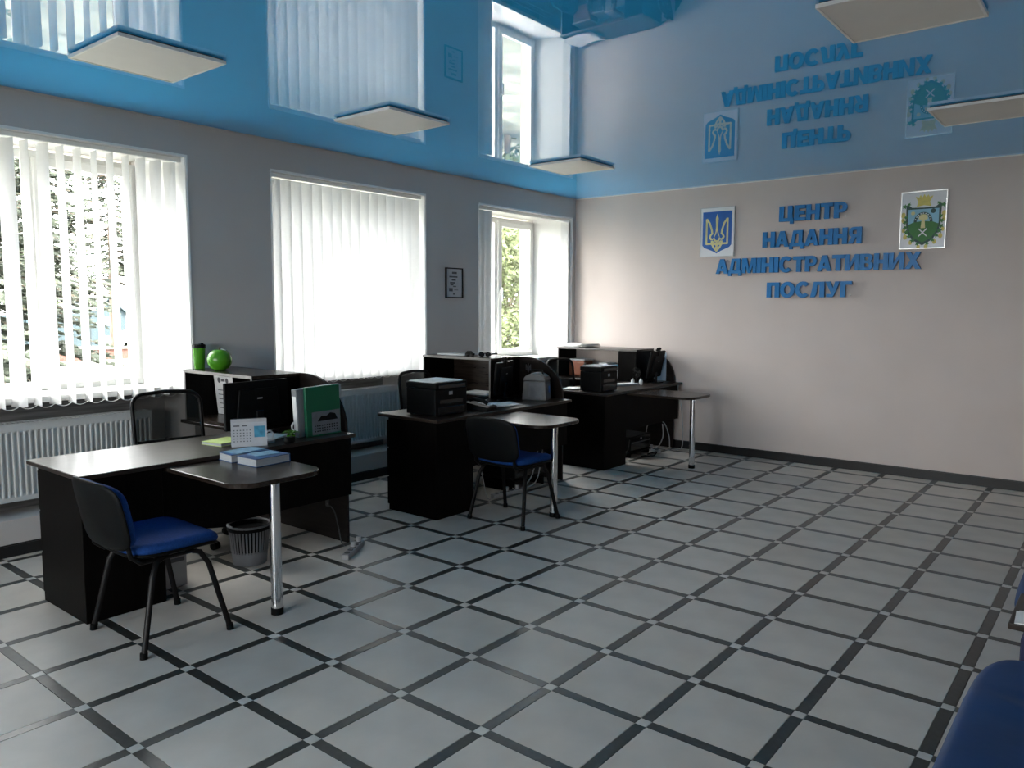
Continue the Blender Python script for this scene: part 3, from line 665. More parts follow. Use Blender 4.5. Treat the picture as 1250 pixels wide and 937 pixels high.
# ------------------------------------------------------------------ printers
def printer(x0, x1, y0, y1, z1, label, paper):
    t = thing('printer', ((x0+x1)/2, (y0+y1)/2, DZ), label, 'printer', 'black laser printers'); z0 = DZ+.001
    bd = mk('body', B().box(x0, x1, y0, y1, z0+.008, z1-.055), 'black_plastic', t, bevel=.008)
    mk('scanner_lid', B().box(x0-.002, x1+.002, y0-.002, y1+.002, z1-.0535, z1-.006), 'black_plastic', t, bevel=.008)
    mk('control_panel', B().box(x1+.002, x1+.012, y0+.03, y1-.03, z1-.05, z1-.02), 'black_gloss', t, bevel=.003, seg=1)
    mk('paper_tray', B().box(x1, x1+.006, y0+.03, y1-.03, z0+.012, z0+.075), 'black_gloss', t, bevel=.003, seg=1)
    mk('output_slot', B().box(x1-.004, x1+.0005, y0+.05, y1-.05, z0+.10, z0+.13), 'black_gloss', t)
    mk('badge', B().box(x1+.0003, x1+.002, (y0+y1)/2-.03, (y0+y1)/2+.01, z1-.105, z1-.078), 'light_grey', bd)
    for dx in (x0+.03, x1-.03):
        for dy in (y0+.03, y1-.03): mk('foot', B().cyl((dx, dy, z0), (dx, dy, z0+.009), .012, n=8), 'rubber', t)
    return t
printer(1.115, 1.445, -4.02, -3.655, 1.058, 'black laser printer topped with white paper on the middle desk', 1)
printer(1.205, 1.465, -1.655, -1.34, 1.050, 'black laser printer on the desk by the lettered wall', 0)
def paper_sheet(x, y, z, w, d, rz, label, mat='paper', n=4, group=None, name='paper_stack', bend=0):
    t = thing(name, (x, y, z), label, 'paper', group, rz)
    for k in range(n):
        q = B(); dx, dy = rnd.uniform(-.012, .012), rnd.uniform(-.012, .012); a = rnd.uniform(-.12, .12); q.M = Matrix.Rotation(a, 4, 'Z')
        h = .0022; m = 6
        vs = []; fs = []
        for zz in (0, 1):
            for i in range(m+1):
                u = (i/m-.5); cz = k*.0026+zz*h+bend*(u*2)**2*(.5+.5*k/n)
                vs += [(dx+u*w, dy-d/2, cz+.0003), (dx+u*w, dy+d/2, cz+.0003)]
        o = 2*(m+1)
        for i in range(m):
            fs += [(2*i, 2*i+1, 2*i+3, 2*i+2), (o+2*i, o+2*i+2, o+2*i+3, o+2*i+1), (2*i, 2*i+2, o+2*i+2, o+2*i), (2*i+1, o+2*i+1, o+2*i+3, 2*i+3)]
        fs += [(0, o, o+1, 1), (2*m, 2*m+1, o+2*m+1, o+2*m)]
        q.add(vs, fs); mk('sheet', q, mat, t, world=False)
    return t
paper_sheet(1.28, -3.84, 1.0525, .29, .32, .05, 'white paper sheets lying on the printer of the middle desk', n=3)
paper_sheet(1.33, -1.50, 1.0445, .22, .27, -.05, 'grey paper sheets on the printer by the lettered wall', 'paper_grey', n=3)
paper_sheet(.30, -2.52, 1.1665, .34, .28, .1, 'loose papers on top of the empty shelf unit', 'paper_grey', n=4, bend=.004)
paper_sheet(.27, -.26, 1.1665, .40, .29, -.1, 'curling newspapers and papers on top of the cluttered shelf unit', 'paper', n=7, bend=.022)
paper_sheet(.70, -2.62, DZ+.0195, .30, .22, .1, 'papers lying inside the empty shelf unit', 'paper', n=7)
paper_sheet(.96, -3.34, DZ+.0005, .22, .30, .4, 'white papers beside the desk phone on the middle desk', 'paper', n=4)
paper_sheet(1.31, -3.05, DZ+.0005, .21, .28, -.3, 'white sheets in front of the grey box on the middle desk', 'paper', n=3)
paper_sheet(1.29, -5.36, DZ+.0005, .15, .15, .4, 'crumpled white paper beside the green binder', 'paper', n=4, bend=.006)
paper_sheet(.73, -5.23, DZ+.0205, .2, .14, .2, 'white notes inside the shelf unit below the green jar', 'paper', n=4)
paper_sheet(1.02, -1.52, DZ+.0005, .14, .2, .3, 'small white papers next to the printer by the lettered wall', 'paper', n=5)

# ------------------------------------------------------------------ monitors
def monitor(x, y, rz, label, w=.50, h=.30, tilt=0, lift=.07, cam_=False):
    # local: screen faces -x ; base at origin
    t = thing('monitor', (x, y, DZ+.0005), label, 'monitor', 'desktop monitors', rz); K = dict(world=False)
    mk('stand_base', B().prism(arc(0, 0, .09, .12, 0, 360, 24)[:-1], 0, .012, 'z'), 'black_gloss', t, bevel=.003, seg=1, **K)
    mk('stand_neck', B().box(-.012, .012, -.03, .03, .011, lift+.12), 'black_gloss', t, bevel=.004, seg=1, **K)
    Mx = Matrix.Translation((-.03, 0, lift)) @ Matrix.Rotation(tilt, 4, 'Y')
    q = B(); q.M = Mx; q.box(-.012, .012, -w/2, w/2, 0, h)
    bk = mk('housing', q, 'black_plastic', t, bevel=.004, **K)
    q = B(); q.M = Mx; q.prism([(-w*.36, .03), (w*.36, .03), (w*.30, h-.05), (-w*.30, h-.05)], .0121, .03, 'x'); mk('back_bulge', q, 'black_plastic', t, bevel=.006, **K)
    q = B(); q.M = Mx; q.box(-.0126, -.0121, -w/2+.012, w/2-.012, .02, h-.012); mk('screen', q, 'screen', t, **K)
    q = B(); q.M = Mx; q.box(.0301, .0308, -.015, .025, h*.62, h*.65); mk('maker_badge', q, 'light_grey', bk, **K)
    if cam_:
        q = B(); q.M = Mx; q.cyl((0, -.035, h+.028), (0, .035, h+.028), .016, n=12).box(-.03, .02, -.018, .018, h+.0005, h+.014).box(.012, .022, -.014, .014, h-.05, h+.01)
        tw = mk('webcam', q, 'black_plastic', t, smooth=True, **K)
    return t
monitor(1.10, -5.35, R_(4), 'black monitor turned away behind the desk calendar', w=.50, h=.315, lift=.045)
monitor(1.12, -2.77, R_(18), 'black monitor with webcam beside the grey box with carry handle', w=.42, h=.30, tilt=.08, lift=.06, cam_=True)
monitor(1.33, -.27, R_(6), 'black monitor with webcam tilted back by the lettered wall', w=.40, h=.31, tilt=.20, lift=.06, cam_=True)

# ------------------------------------------------------------------ things on the first desk
def book(x0, x1, y0, y1, z0, h, rz, name, label, cover, inner='pages'):
    c = Vector(((x0+x1)/2, (y0+y1)/2, z0)); t = thing(name, c, label, 'book', None, rz); K = dict(world=False); a, b = (x1-x0)/2, (y1-y0)/2
    mk('pages', B().box(-a+.004, a-.004, -b+.004, b-.004, .0025, h-.0025), inner, t, **K)
    mk('cover', B().box(-a, a, -b, b, 0, .0025).box(-a, a, -b, b, h-.0025, h).box(-a, a, b-.003, b, .0025, h-.0025), cover, t, **K)
    return t
bz = EZ-.0003
book(1.583, 1.733, -5.94, -5.70, bz, .045, R_(-4), 'magazine_stack', 'thick pile of blue brochures under the desk calendar', 'blue_cover')
book(1.755, 1.935, -5.93, -5.70, bz, .045, R_(3), 'magazine_stack', 'pile of blue brochures with a pale leaflet on top', 'blue_cover')
book(1.593, 1.722, -5.92, -5.72, bz+.0455, .004, R_(8), 'leaflet', 'pale blue leaflet lying on the thick brochure pile', 'light_cover')
book(1.77, 1.88, -5.87, -5.73, bz+.0455, .004, R_(-6), 'leaflet', 'pale blue leaflet lying on the second brochure pile', 'light_cover')
book(1.15, 1.33, -5.80, -5.60, DZ+.0005, .02, R_(10), 'notebook', 'yellow green notebook under the desk calendar', 'yellow_green')
# desk calendar (tent)
t = thing('desk_calendar', (1.46, -5.66, DZ+.0005), 'white tent desk calendar with a teal picture, before the monitor', 'calendar', None, R_(-30)); K = dict(world=False)
cw, chh = .105, .172
q = B(); q.M = Matrix.Rotation(-.28, 4, 'Y'); q.box(-.0015, .0015, -cw, cw, 0, chh); q.M = Matrix.Translation((-.083, 0, 0)) @ Matrix.Rotation(.28, 4, 'Y'); q.box(-.0015, .0015, -cw, cw, 0, chh)
cd = mk('card', q, 'paper_grey', t, **K)
q = B(); q.M = Matrix.Rotation(-.28, 4, 'Y'); q.box(.0016, .0021, .03, .095, .055, .125); mk('picture', q, 'print_teal', cd, **K)
q = B(); q.M = Matrix.Rotation(-.28, 4, 'Y')
for r_ in range(5):
    for cc in range(6): q.box(.0016, .0019, -.092+cc*.019, -.084+cc*.019, .03+r_*.017, .036+r_*.017)
q.box(.0016, .0019, -.09, -.055, .125, .133).box(.0016, .0019, -.04, -.01, .125, .133)
mk('print', q, 'print_dark', cd, **K)
q = B()
for k in range(16): q.tube([(-.0415+.006*math.cos(a), -.09+k*.012, chh*.96+.006*math.sin(a)) for a in [2*PI*i/8 for i in range(9)]], .0008, 4)
mk('ring_binding', q, 'steel', t, **K)
# upright file box: grey magazine file + green folder + wall calendar card
t = thing('green_binder', (1.44, -5.10, DZ+.0005), 'green plastic folder with a grey calendar card standing upright against the end panel', 'binder', None, R_(-3))
q = B(); q.M = Matrix.Rotation(.03, 4, 'X'); q.box(.004, .030, -.135, .135, 0, .335); mk('cover', q, 'green_folder', t, bevel=.004, seg=1, **K)
q = B(); q.M = Matrix.Rotation(.03, 4, 'X'); q.box(.0302, .0312, -.092, .128, .012, .165); cc_ = mk('calendar_card', q, 'card_dark', t, **K)
q = B(); q.M = Matrix.Rotation(.03, 4, 'X')
q.prism([(-.05, .10), (-.02, .135), (.02, .13), (.05, .15), (.09, .14), (.11, .10)], .0313, .0318, 'x')
for r_ in range(3):
    for k in range(10): q.box(.0313, .0316, -.075+k*.019, -.066+k*.019, .03+r_*.018, .038+r_*.018)
mk('print', q, 'black_plastic', cc_, **K)
q = B(); q.M = Matrix.Rotation(.03, 4, 'X'); q.box(.008, .026, .1352, .150, .24, .33); mk('label_tab', q, 'pages', t, **K)
t = thing('document_file', (1.40, -5.11, DZ+.0005), 'grey paper file leaning behind the green folder', 'file', None, R_(-3))
q = B(); q.M = Matrix.Rotation(.06, 4, 'X'); q.box(-.03, .028, -.155, .12, 0, .325); mk('cover', q, 'file_grey', t, bevel=.003, seg=1, **K)
q = B(); q.M = Matrix.Rotation(.06, 4, 'X'); q.box(-.02, .02, -.158, -.1555, .05, .28); mk('spine_label', q, 'paper', t, **K)
# green travel cup
t = thing('travel_cup', (.085, -5.205, 1.1665), 'tall green travel cup with black lid on the shelf unit', 'cup')
mk('body', B().lathe([(.0, 0), (.036, 0), (.038, .004), (.047, .165), (.0, .165)], n=28), 'green_plastic', t, smooth=True, **K)
ld = mk('lid', B().lathe([(.049, .160), (.050, .180), (.042, .188), (.0, .190)], n=28), 'black_plastic', t, smooth=True, **K)
mk('sip_tab', B().box(.01, .05, -.012, .012, .186, .198), 'black_plastic', ld, bevel=.003, seg=1, **K)
t = thing('round_jar', (.33, -5.18, 1.1665), 'round green apple shaped jar beside the travel cup', 'jar')
mk('body', B().lathe([(.0, 0), (.035, 0), (.065, .016), (.086, .05), (.090, .085), (.080, .12), (.055, .148), (.03, .155), (.0, .148)], n=32), 'green_plastic', t, smooth=True, **K)
mk('rim_band', B().tube([(.0+.092*math.cos(a)*.35+.02, .092*math.cos(a)*-.94*0-.0+.092*math.cos(a)*.6, .082+.075*math.sin(a)) for a in [R_(-30+8*k) for k in range(16)]], .006, 6), 'white_pvc', t, smooth=True, **K)
mk('stem', B().tube([(0, 0, .148), (.004, 0, .165), (.012, 0, .176)], .004, 6), 'bark', t, smooth=True, **K)
# leaning sheet inside shelf 1
t = thing('wall_calendar', (.215, -5.06, DZ+.021), 'white printed sheet leaning inside the shelf unit below the green cup', 'calendar')
q = B(); q.M = Matrix.Rotation(.10, 4, 'X'); q.box(-.13, .13, -.0015, .0015, 0, .33); sh_ = mk('sheet', q, 'paper', t, **K)
q = B(); q.M = Matrix.Rotation(.10, 4, 'X'); q.prism(arc(-.06, .27, .022, .022, 0, 360, 14)[:-1], -.0022, -.0016, 'y').prism(arc(.05, .27, .02, .02, 0, 360, 14)[:-1], -.0022, -.0016, 'y').box(-.03, .02, -.0022, -.0016, .262, .28)
for k in range(5): q.box(-.09, .09, -.0021, -.0016, .05+.035*k, .056+.035*k)
mk('print', q, 'print_dark', sh_, **K)
# little plant figure, tape, mouse
t = thing('desk_plant', (1.46, -5.36, DZ+.0005), 'tiny leafy green plant beside the green folder', 'plant')
mk('pot', B().lathe([(0, 0), (.022, 0), (.028, .035), (.022, .035), (0, .03)], n=16), 'green_plastic', t, smooth=True, **K)
for k in range(11):
    a = k*2.4; l = .05+.012*(k % 3); q = B(); q.M = Matrix.Rotation(a, 4, 'Z')
    q.add([(0, -.003, .03), (l*.5, -.014, .062), (l, 0, .05), (l*.5, .014, .062), (0, .003, .03), (l*.5, 0, .055)], [(0, 1, 5), (1, 2, 5), (2, 3, 5), (3, 4, 5)]); mk('leaf', q, 'leaf', t, **K)
t = thing('tape_dispenser', (1.27, -5.20, DZ+.0005), 'white looped tape dispenser behind the tiny plant', 'tape')
mk('body', B().box(-.05, .05, -.018, .018, 0, .02), 'paper', t, bevel=.005, **K)
mk('roll', B().tube([(.005+.028*math.cos(a), 0, .048+.028*math.sin(a)) for a in [2*PI*k/16 for k in range(17)]], .007, 6), 'paper', t, smooth=True, **K)
mk('pen', B().cyl((.03, .01, .02), (.0, .03, .11), .004, n=8), 'black_plastic', t, **K)
t = thing('headphones', (1.43, -5.50, DZ+.0005), 'white looped headphones stand next to the desk calendar', 'headphones')
mk('band', B().tube([(0, .028*math.cos(a), .045+.03*math.sin(a)) for a in [R_(-40+26*k) for k in range(11)]], .005, 6), 'paper', t, smooth=True, **K)
mk('base', B().prism(arc(0, 0, .035, .035, 0, 360, 16)[:-1], 0, .018, 'z'), 'light_grey', t, bevel=.003, seg=1, **K)
t = thing('computer_mouse', (1.53, -5.42, DZ+.0005), 'black computer mouse next to the brochures', 'mouse', None, .6)
mk('body', B().pad(.06, .105, .03, e=2.4, fn=lambda x, y, z: (x, y, .0165+z*(1.0 if z < 0 else 1.2))), 'black_plastic', t, smooth='all', **K)
mk('wheel', B().cyl((-.004, .03, .034), (.004, .03, .034), .006, n=10), 'grey_plastic', t, **K)

# ------------------------------------------------------------------ things on the middle desk
t = thing('desk_phone', (1.40, -3.42, DZ+.0005), 'black desk telephone with white keys beside the printer', 'telephone', None, R_(15))
mk('body', B().prism([(-.10, 0), (.10, 0), (.10, .03), (-.10, .065)], -.095, .095, 'y'), 'black_plastic', t, bevel=.006, **K)
q = B(); q.M = Matrix.Translation((0, 0, .0485)) @ Matrix.Rotation(.173, 4, 'Y')
for i in range(4):
    for j in range(3): q.box(-.03+i*.028, -.012+i*.028, -.005+j*.028, .013+j*.028, 0, .005)
mk('keys', q, 'paper', t, **K)
mk('handset', B().tube([(-.08, -.06, .085), (-.04, -.06, .095), (.05, -.06, .078), (.08, -.06, .062)], .018, 8, .7), 'black_plastic', t, smooth=True, **K)
t = thing('grey_box', (1.30, -2.52, DZ+.0005), 'grey plastic box with domed lid and dark carry handle on the middle desk', 'box', None, R_(22))
mk('body', B().prism([(-.12, 0), (.12, 0), (.105, .18), (-.105, .18)], -.095, .095, 'y'), 'grey_plastic', t, bevel=.006, **K)
mk('lid', B().prism([(-.108, .181)] + [(x, z) for x, z in arc(0, .181, .108, .07, 180, 0, 12)][1:-1] + [(.108, .181)], -.098, .098, 'y'), 'grey_plastic', t, bevel=.004, **K)
mk('handle', B().tube([(-.06, -.0, .235), (-.05, 0, .272), (.05, 0, .272), (.06, 0, .235)], .009, 8), 'black_plastic', t, smooth=True, **K)
mk('front_card', B().add([(-.055, -.0965, .03), (.075, -.0965, .03), (.07, -.0965, .16), (-.05, -.0965, .16)], [(0, 1, 2, 3)]).add([(.121, -.06, .02), (.121, .07, .02), (.108, .07, .165), (.108, -.06, .165)], [(0, 1, 2, 3)]), 'card_dark', t, **K)
mk('side_logo', B().box(.1185, .1225, -.012, .016, .07, .13), 'shield_blue', t, **K)
t = thing('sunglasses', (.74, -2.62, 1.1665), 'pair of dark sunglasses folded on the empty shelf unit', 'sunglasses', None, .2)
for s_ in (-1, 1):
    mk('lens', B().prism(arc(s_*.037, .024, .033, .024, 0, 360, 14)[:-1], -.004, .004, 'y'), 'black_gloss', t, bevel=.002, seg=1, **K)
    mk('temple', B().box(s_*.066-.003, s_*.066+.003, .004, .13, .02, .032), 'black_plastic', t, **K)
mk('bridge', B().tube([(-.01, 0, .03), (0, 0, .036), (.01, 0, .03)], .003, 6), 'black_plastic', t, **K)
t = thing('toy_car', (.58, -2.66, 1.1665), 'small dark rounded trinket next to the sunglasses', 'trinket')
mk('body', B().prism([(-.05, .012), (.05, .012), (.05, .03), (.025, .034), (.012, .052), (-.025, .052), (-.038, .034), (-.05, .03)], -.02, .02, 'y'), 'black_plastic', t, bevel=.005, **K)
for sx in (-.03, .03): mk('wheel', B().cyl((sx, -.022, .012), (sx, .022, .012), .012, n=12), 'rubber', t, **K)
t = thing('desk_stapler', (1.10, -3.10, DZ+.0035), 'black stapler with chrome jaws on the papers of the middle desk', 'stapler', None, R_(70))
mk('base', B().box(-.07, .07, -.018, .018, 0, .012), 'black_plastic', t, bevel=.003, seg=1, **K)
mk('arm', B().prism([(-.065, .016), (.07, .03), (.07, .042), (.0, .062), (-.065, .05)], -.016, .016, 'y'), 'black_plastic', t, bevel=.005, **K)
mk('jaw', B().prism([(-.06, .0125), (.068, .022), (.068, .029), (-.06, .0155)], -.012, .012, 'y'), 'chrome', t, **K)

# ------------------------------------------------------------------ things on the far desk
zz = DZ+.0195
def clut(name, x, y, w, d, h, mat, label, cat, lid=None, rz=0):
    t = thing(name, (x, y, zz), label, cat, 'clutter in the shelf unit by the lettered wall', rz)
    mk('body', B().box(-w/2, w/2, -d/2, d/2, 0, h), mat, t, bevel=min(w, d, h)*.12, world=False)
    if lid: mk('lid', B().box(-w/2-.003, w/2+.003, -d/2-.003, d/2+.003, h+.0003, h+.018), lid, t, bevel=.002, seg=1, world=False)
    return t
clut('carton', .27, -.24, .24, .2, .19, 'orange_box', 'orange brown carton in the cluttered shelf unit', 'box', 'paper_grey')
clut('file_box', .50, -.22, .16, .22, .13, 'grey_plastic', 'grey file box beside the orange carton', 'box', 'light_grey')
clut('paper_block', .66, -.24, .11, .2, .16, 'paper_grey', 'pale block of paper beside the grey file box', 'paper', 'paper')
clut('folder_pile', .83, -.22, .16, .23, .14, 'pages', 'pile of pale folders beside the closed door section', 'folder', 'print_teal')
for k, (x, y, r_) in enumerate(((.40, -.36, .03), (.57, -.37, .026), (.74, -.37, .028))):
    t = thing('pen_pot', (x, y, zz), ['dark pen pot before the orange carton', 'dark pen pot before the grey file box', 'dark pen pot before the pale folders'][k], 'pen pot', 'clutter in the shelf unit by the lettered wall')
    mk('pot', B().lathe([(0, 0), (r_, 0), (r_*1.1, .1), (r_*.95, .1), (r_*.9, .01), (0, .01)], n=16), 'grey_plastic', t, smooth=True, world=False)
    for j in range(4):
        a = j*1.7+k; mk('pen', B().cyl((r_*.3*math.cos(a), r_*.3*math.sin(a), .012), (r_*.9*math.cos(a), r_*.9*math.sin(a), .15), .0035, n=6), ['paper', 'print_dark', 'orange_box', 'blue_cover'][j], t, world=False)
t = thing('desk_phone', (.80, -.88, DZ-.001), 'black telephone with white keys near the black mesh chair at the lettered wall', 'telephone', None, R_(10))
t.location = (1.02, -1.12, DZ+.0005)
mk('body', B().prism([(-.08, 0), (.08, 0), (.08, .03), (-.08, .055)], -.08, .08, 'y'), 'black_plastic', t, bevel=.006, **K)
q = B(); q.M = Matrix.Translation((0, 0, .0435)) @ Matrix.Rotation(.155, 4, 'Y')
for i in range(4):
    for j in range(3): q.box(-.03+i*.024, -.014+i*.024, -.03+j*.028, -.012+j*.028, 0, .005)
mk('keys', q, 'paper', t, **K)
t = thing('keyboard', (1.22, -.86, DZ+.0005), 'light grey keyboard before the tilted monitor', 'keyboard', None, R_(-25))
mk('body', B().box(-.07, .07, -.21, .21, 0, .016), 'light_grey', t, bevel=.004, **K)
q = B()
for i in range(5):
    for j in range(14): q.box(-.06+i*.025, -.04+i*.025, -.2+j*.0287, -.2+j*.0287+.023, .016, .021)
mk('keys', q, 'paper', t, **K)
t = thing('desk_fan', (1.235, -.535, DZ+.0005), 'little black desk fan before the pale blue sheet', 'fan')
mk('base', B().lathe([(0, 0), (.045, 0), (.04, .012), (.008, .02), (.008, .08), (0, .08)], n=18), 'black_plastic', t, smooth=True, **K)
q = B()
for rr in (.055, .035): q.tube([(rr*math.cos(a), -.01, .125+rr*math.sin(a)) for a in [2*PI*k/18 for k in range(19)]], .003, 5)
for k in range(8): q.tube([(0, -.012, .125), (.055*math.cos(k*PI/4), -.01, .125+.055*math.sin(k*PI/4))], .002, 5)
mk('cage', q, 'black_plastic', t, **K)
q = B()
for k in range(3):
    a = k*2*PI/3; q.add([(0, 0, .125), (.045*math.cos(a), .004, .125+.045*math.sin(a)), (.045*math.cos(a+.7), -.004, .125+.045*math.sin(a+.7))], [(0, 1, 2)])
mk('blade', q, 'grey_plastic', t, **K)
mk('motor', B().cyl((0, .002, .125), (0, .035, .125), .018, n=12), 'black_plastic', t, smooth=True, **K)
for k, (x, y) in enumerate(((1.28, -.70), (1.36, -.66))):
    t = thing('bottle', (x, y, DZ+.0005), ['small white bottle beside the desk fan', 'small white bottle before the tilted monitor'][k], 'bottle')
    mk('body', B().lathe([(0, 0), (.018, 0), (.02, .01), (.02, .05), (.008, .062), (.008, .072), (0, .072)], n=14), 'paper', t, smooth=True, **K)
    mk('cap', B().cyl((0, 0, .0722), (0, 0, .088), .010, n=10), 'black_plastic', t, **K)
t = thing('notice_sheet', (1.235, -.0475, DZ+.003), 'pale blue sheet propped on the end panel behind the tilted monitor', 'paper')
mk('sheet', B().box(-.045, .115, -.006, -.001, 0, .335), 'paper_blue', t, **K)
mk('backing', B().box(-.046, .116, -.0009, .0, 0, .336), 'paper', t, **K)

# ------------------------------------------------------------------ under the desks
def strip(x, y, rz, label, n=5):
    t = thing('power_strip', (x, y, 0), label, 'power strip', 'power strips on the floor', rz)
    bd = mk('body', B().box(-.026, .026, -.17, .17, .0005, .036), 'light_grey', t, bevel=.006, **K)
    for k in range(n):
        yy = -.12+k*.06; mk('socket', B().lathe([(.019, 0), (.019, .004), (.015, .0045), (.014, .001), (0, .001)], (0, yy, .0362), n=14), 'grey_plastic', bd, **K)
    for yy in (0, .12): mk('plug', B().cyl((0, yy, .0415), (0, yy, .075), .017, n=12), 'light_grey', t, smooth=True, **K)
    return t
strip(1.66, -5.03, R_(32), 'white power strip on the tiles beside the end panel of the first desk')
strip(1.44, -3.13, R_(-8), 'white power strip under the middle desk')
strip(1.38, -.42, R_(60), 'power strip tangled in cables by the lettered wall', 4)
def cable(name, label, paths, r=.004, mat='black_plastic', cat='cable'):
    def smooth(P):
        P = [Vector(p) for p in P]; out = []
        for i in range(len(P)-1):
            a, b, c, d = P[max(i-1, 0)], P[i], P[i+1], P[min(i+2, len(P)-1)]
            for k in range(5):
                t_ = k/5; out.append(.5*((2*b)+(c-a)*t_+(2*a-5*b+4*c-d)*t_*t_+(3*b-a-3*c+d)*t_**3))
        return out+[P[-1]]
    for p, lb in zip(paths, label if isinstance(label, list) else [label]):
        o = mk(name, B().tube(smooth(p), r, 6), mat, smooth='all'); tag(o, lb, cat, 'loose cables under desks')
cable('power_cable', 'grey cable hanging down the end panel to the power strip of the first desk', [[(1.26, -4.93, .25), (1.36, -4.95, .22), (1.43, -4.97, .12), (1.50, -5.0, .03), (1.62, -5.06, .045)]], .004, 'grey_plastic')
mk_o = mk('wall_socket', B().box(-.02, .02, -.006, 0, -.035, .035), 'grey_plastic', bevel=.003); mk_o.location = (1.25, -4.917, .26); tag(mk_o, 'small grey socket on the end panel of the first desk', 'socket')
cable('power_cable', 'pale cable dropping beside the blue chair at the middle desk', [[(1.545, -3.62, .42), (1.53, -3.55, .22), (1.47, -3.42, .03), (1.46, -3.28, .03), (1.44, -3.2, .05)]], .004, 'light_grey')
cable('power_cable', ['pale cable looping to the power strip under the middle desk', 'pale cable hanging from the desk behind the black computer case'], [[(1.475, -2.70, .45), (1.475, -2.76, .25), (1.48, -2.85, .10), (1.45, -2.98, .02), (1.44, -3.05, .05)], [(1.46, -2.60, .5), (1.47, -2.66, .3), (1.50, -2.78, .08), (1.45, -2.9, .02)]], .005, 'light_grey')
cable('power_cable', ['pale cable dropping straight into a loop below the far desk', 'pale cable arching out past the curved end panel at the lettered wall'], [[(1.30, -.30, .70), (1.30, -.30, .42), (1.26, -.33, .22), (1.30, -.36, .05), (1.42, -.36, .04), (1.46, -.30, .16), (1.42, -.24, .30)], [(1.36, -.22, .34), (1.44, -.22, .30), (1.52, -.26, .16), (1.56, -.30, .03), (1.62, -.24, .02), (1.66, -.2, .08), (1.60, -.10, .4), (1.54, -.10, .70), (1.54, -.10, .755)]], .006, 'light_grey')
cable('power_cable', ['black cable lying on the tiles by the pedestal of the far desk', 'black cable coiled on the tiles beside the computer case of the far desk'], [[(1.22, -1.2, .02), (1.32, -1.15, .008), (1.45, -1.2, .02), (1.48, -1.12, .12), (1.40, -.95, .2)], [(1.46, -.80, .008), (1.55, -.68, .008), (1.52, -.56, .03), (1.46, -.66, .008)]], .006)
def tower(x0, x1, y0, y1, z0, h, mat, label, dark):
    t = thing('computer_case', ((x0+x1)/2, (y0+y1)/2, z0), label, 'computer')
    mk('body', B().box(x0, x1, y0, y1, z0+.012, z0+h), mat, t, bevel=.005)
    fx = x1
    mk('front_bezel', B().box(fx+.0003, fx+.012, y0+.004, y1-.004, z0+.014, z0+h-.002), dark, t, bevel=.004, seg=1)
    mk('drive_bay', B().box(fx+.0122, fx+.015, y0+.02, y1-.02, z0+h*.55, z0+h*.63), 'grey_plastic', t)
    mk('power_button', B().cyl((fx+.012, (y0+y1)/2, z0+h*.8), (fx+.016, (y0+y1)/2, z0+h*.8), .012, n=14), 'light_grey', t)
    for a in (x0+.04, x1-.04): mk('foot', B().box(a-.02, a+.02, y0+.02, y1-.02, z0, z0+.0118), 'rubber', t)
tower(1.02, 1.40, -6.245, -6.06, .0, .30, 'light_grey', 'pale computer case on the floor under the first desk', 'light_grey')
tower(1.05, 1.43, -3.02, -2.55, .11, .20, 'black_plastic', 'black computer case lying flat on a low stand under the middle desk', 'black_gloss')
t = thing('low_stand', (1.24, -2.785, 0), 'low black stand carrying the black computer case', 'stand')
mk('top', B().box(1.04, 1.45, -3.03, -2.54, .095, .109), 'wenge_front', t)
for y in (-3.01, -2.575): mk('side', B().box(1.06, 1.42, y, y+.016, 0, .0945), 'wenge_front', t)
tower(1.0, 1.40, -.95, -.50, .06, .17, 'black_plastic', 'black computer case lying under the desk by the lettered wall', 'black_gloss')
t = thing('low_stand', (1.2, -.725, 0), 'low black stand under the computer case by the lettered wall', 'stand')
mk('top', B().box(.99, 1.42, -.96, -.49, .045, .059), 'wenge_front', t)
for y in (-.94, -.525): mk('side', B().box(1.0, 1.40, y, y+.016, 0, .0445), 'wenge_front', t)
# slatted waste basket
t = thing('waste_basket', (1.30, -5.58, 0), 'pale slatted waste basket under the first desk', 'basket')
mk('bowl', B().lathe([(0, .002), (.105, .002), (.112, .08), (.108, .08), (.10, .01), (0, .01)], n=28), 'file_grey', t, smooth=True, **K)
for k in range(36):
    a = 2*PI*k/36; c, s_ = math.cos(a), math.sin(a); q = B(); q.M = Matrix.Rotation(a, 4, 'Z')
    q.add([(.109, -.0055, .078), (.113, -.0055, .078), (.113, .0055, .078), (.109, .0055, .078), (.126, -.006, .245), (.130, -.006, .245), (.130, .006, .245), (.126, .006, .245)], [(0,3,2,1),(4,5,6,7),(0,1,5,4),(1,2,6,5),(2,3,7,6),(3,0,4,7)])
    mk('slat', q, 'file_grey', t, **K)
mk('rim', B().tube([(.129*math.cos(2*PI*k/28), .129*math.sin(2*PI*k/28), .252) for k in range(29)], .009, 6), 'file_grey', t, smooth=True, **K)
mk('liner', B().lathe([(.098, .085), (.118, .245), (.132, .262), (.136, .225)], n=24), 'black_plastic', t, smooth=True, **K)

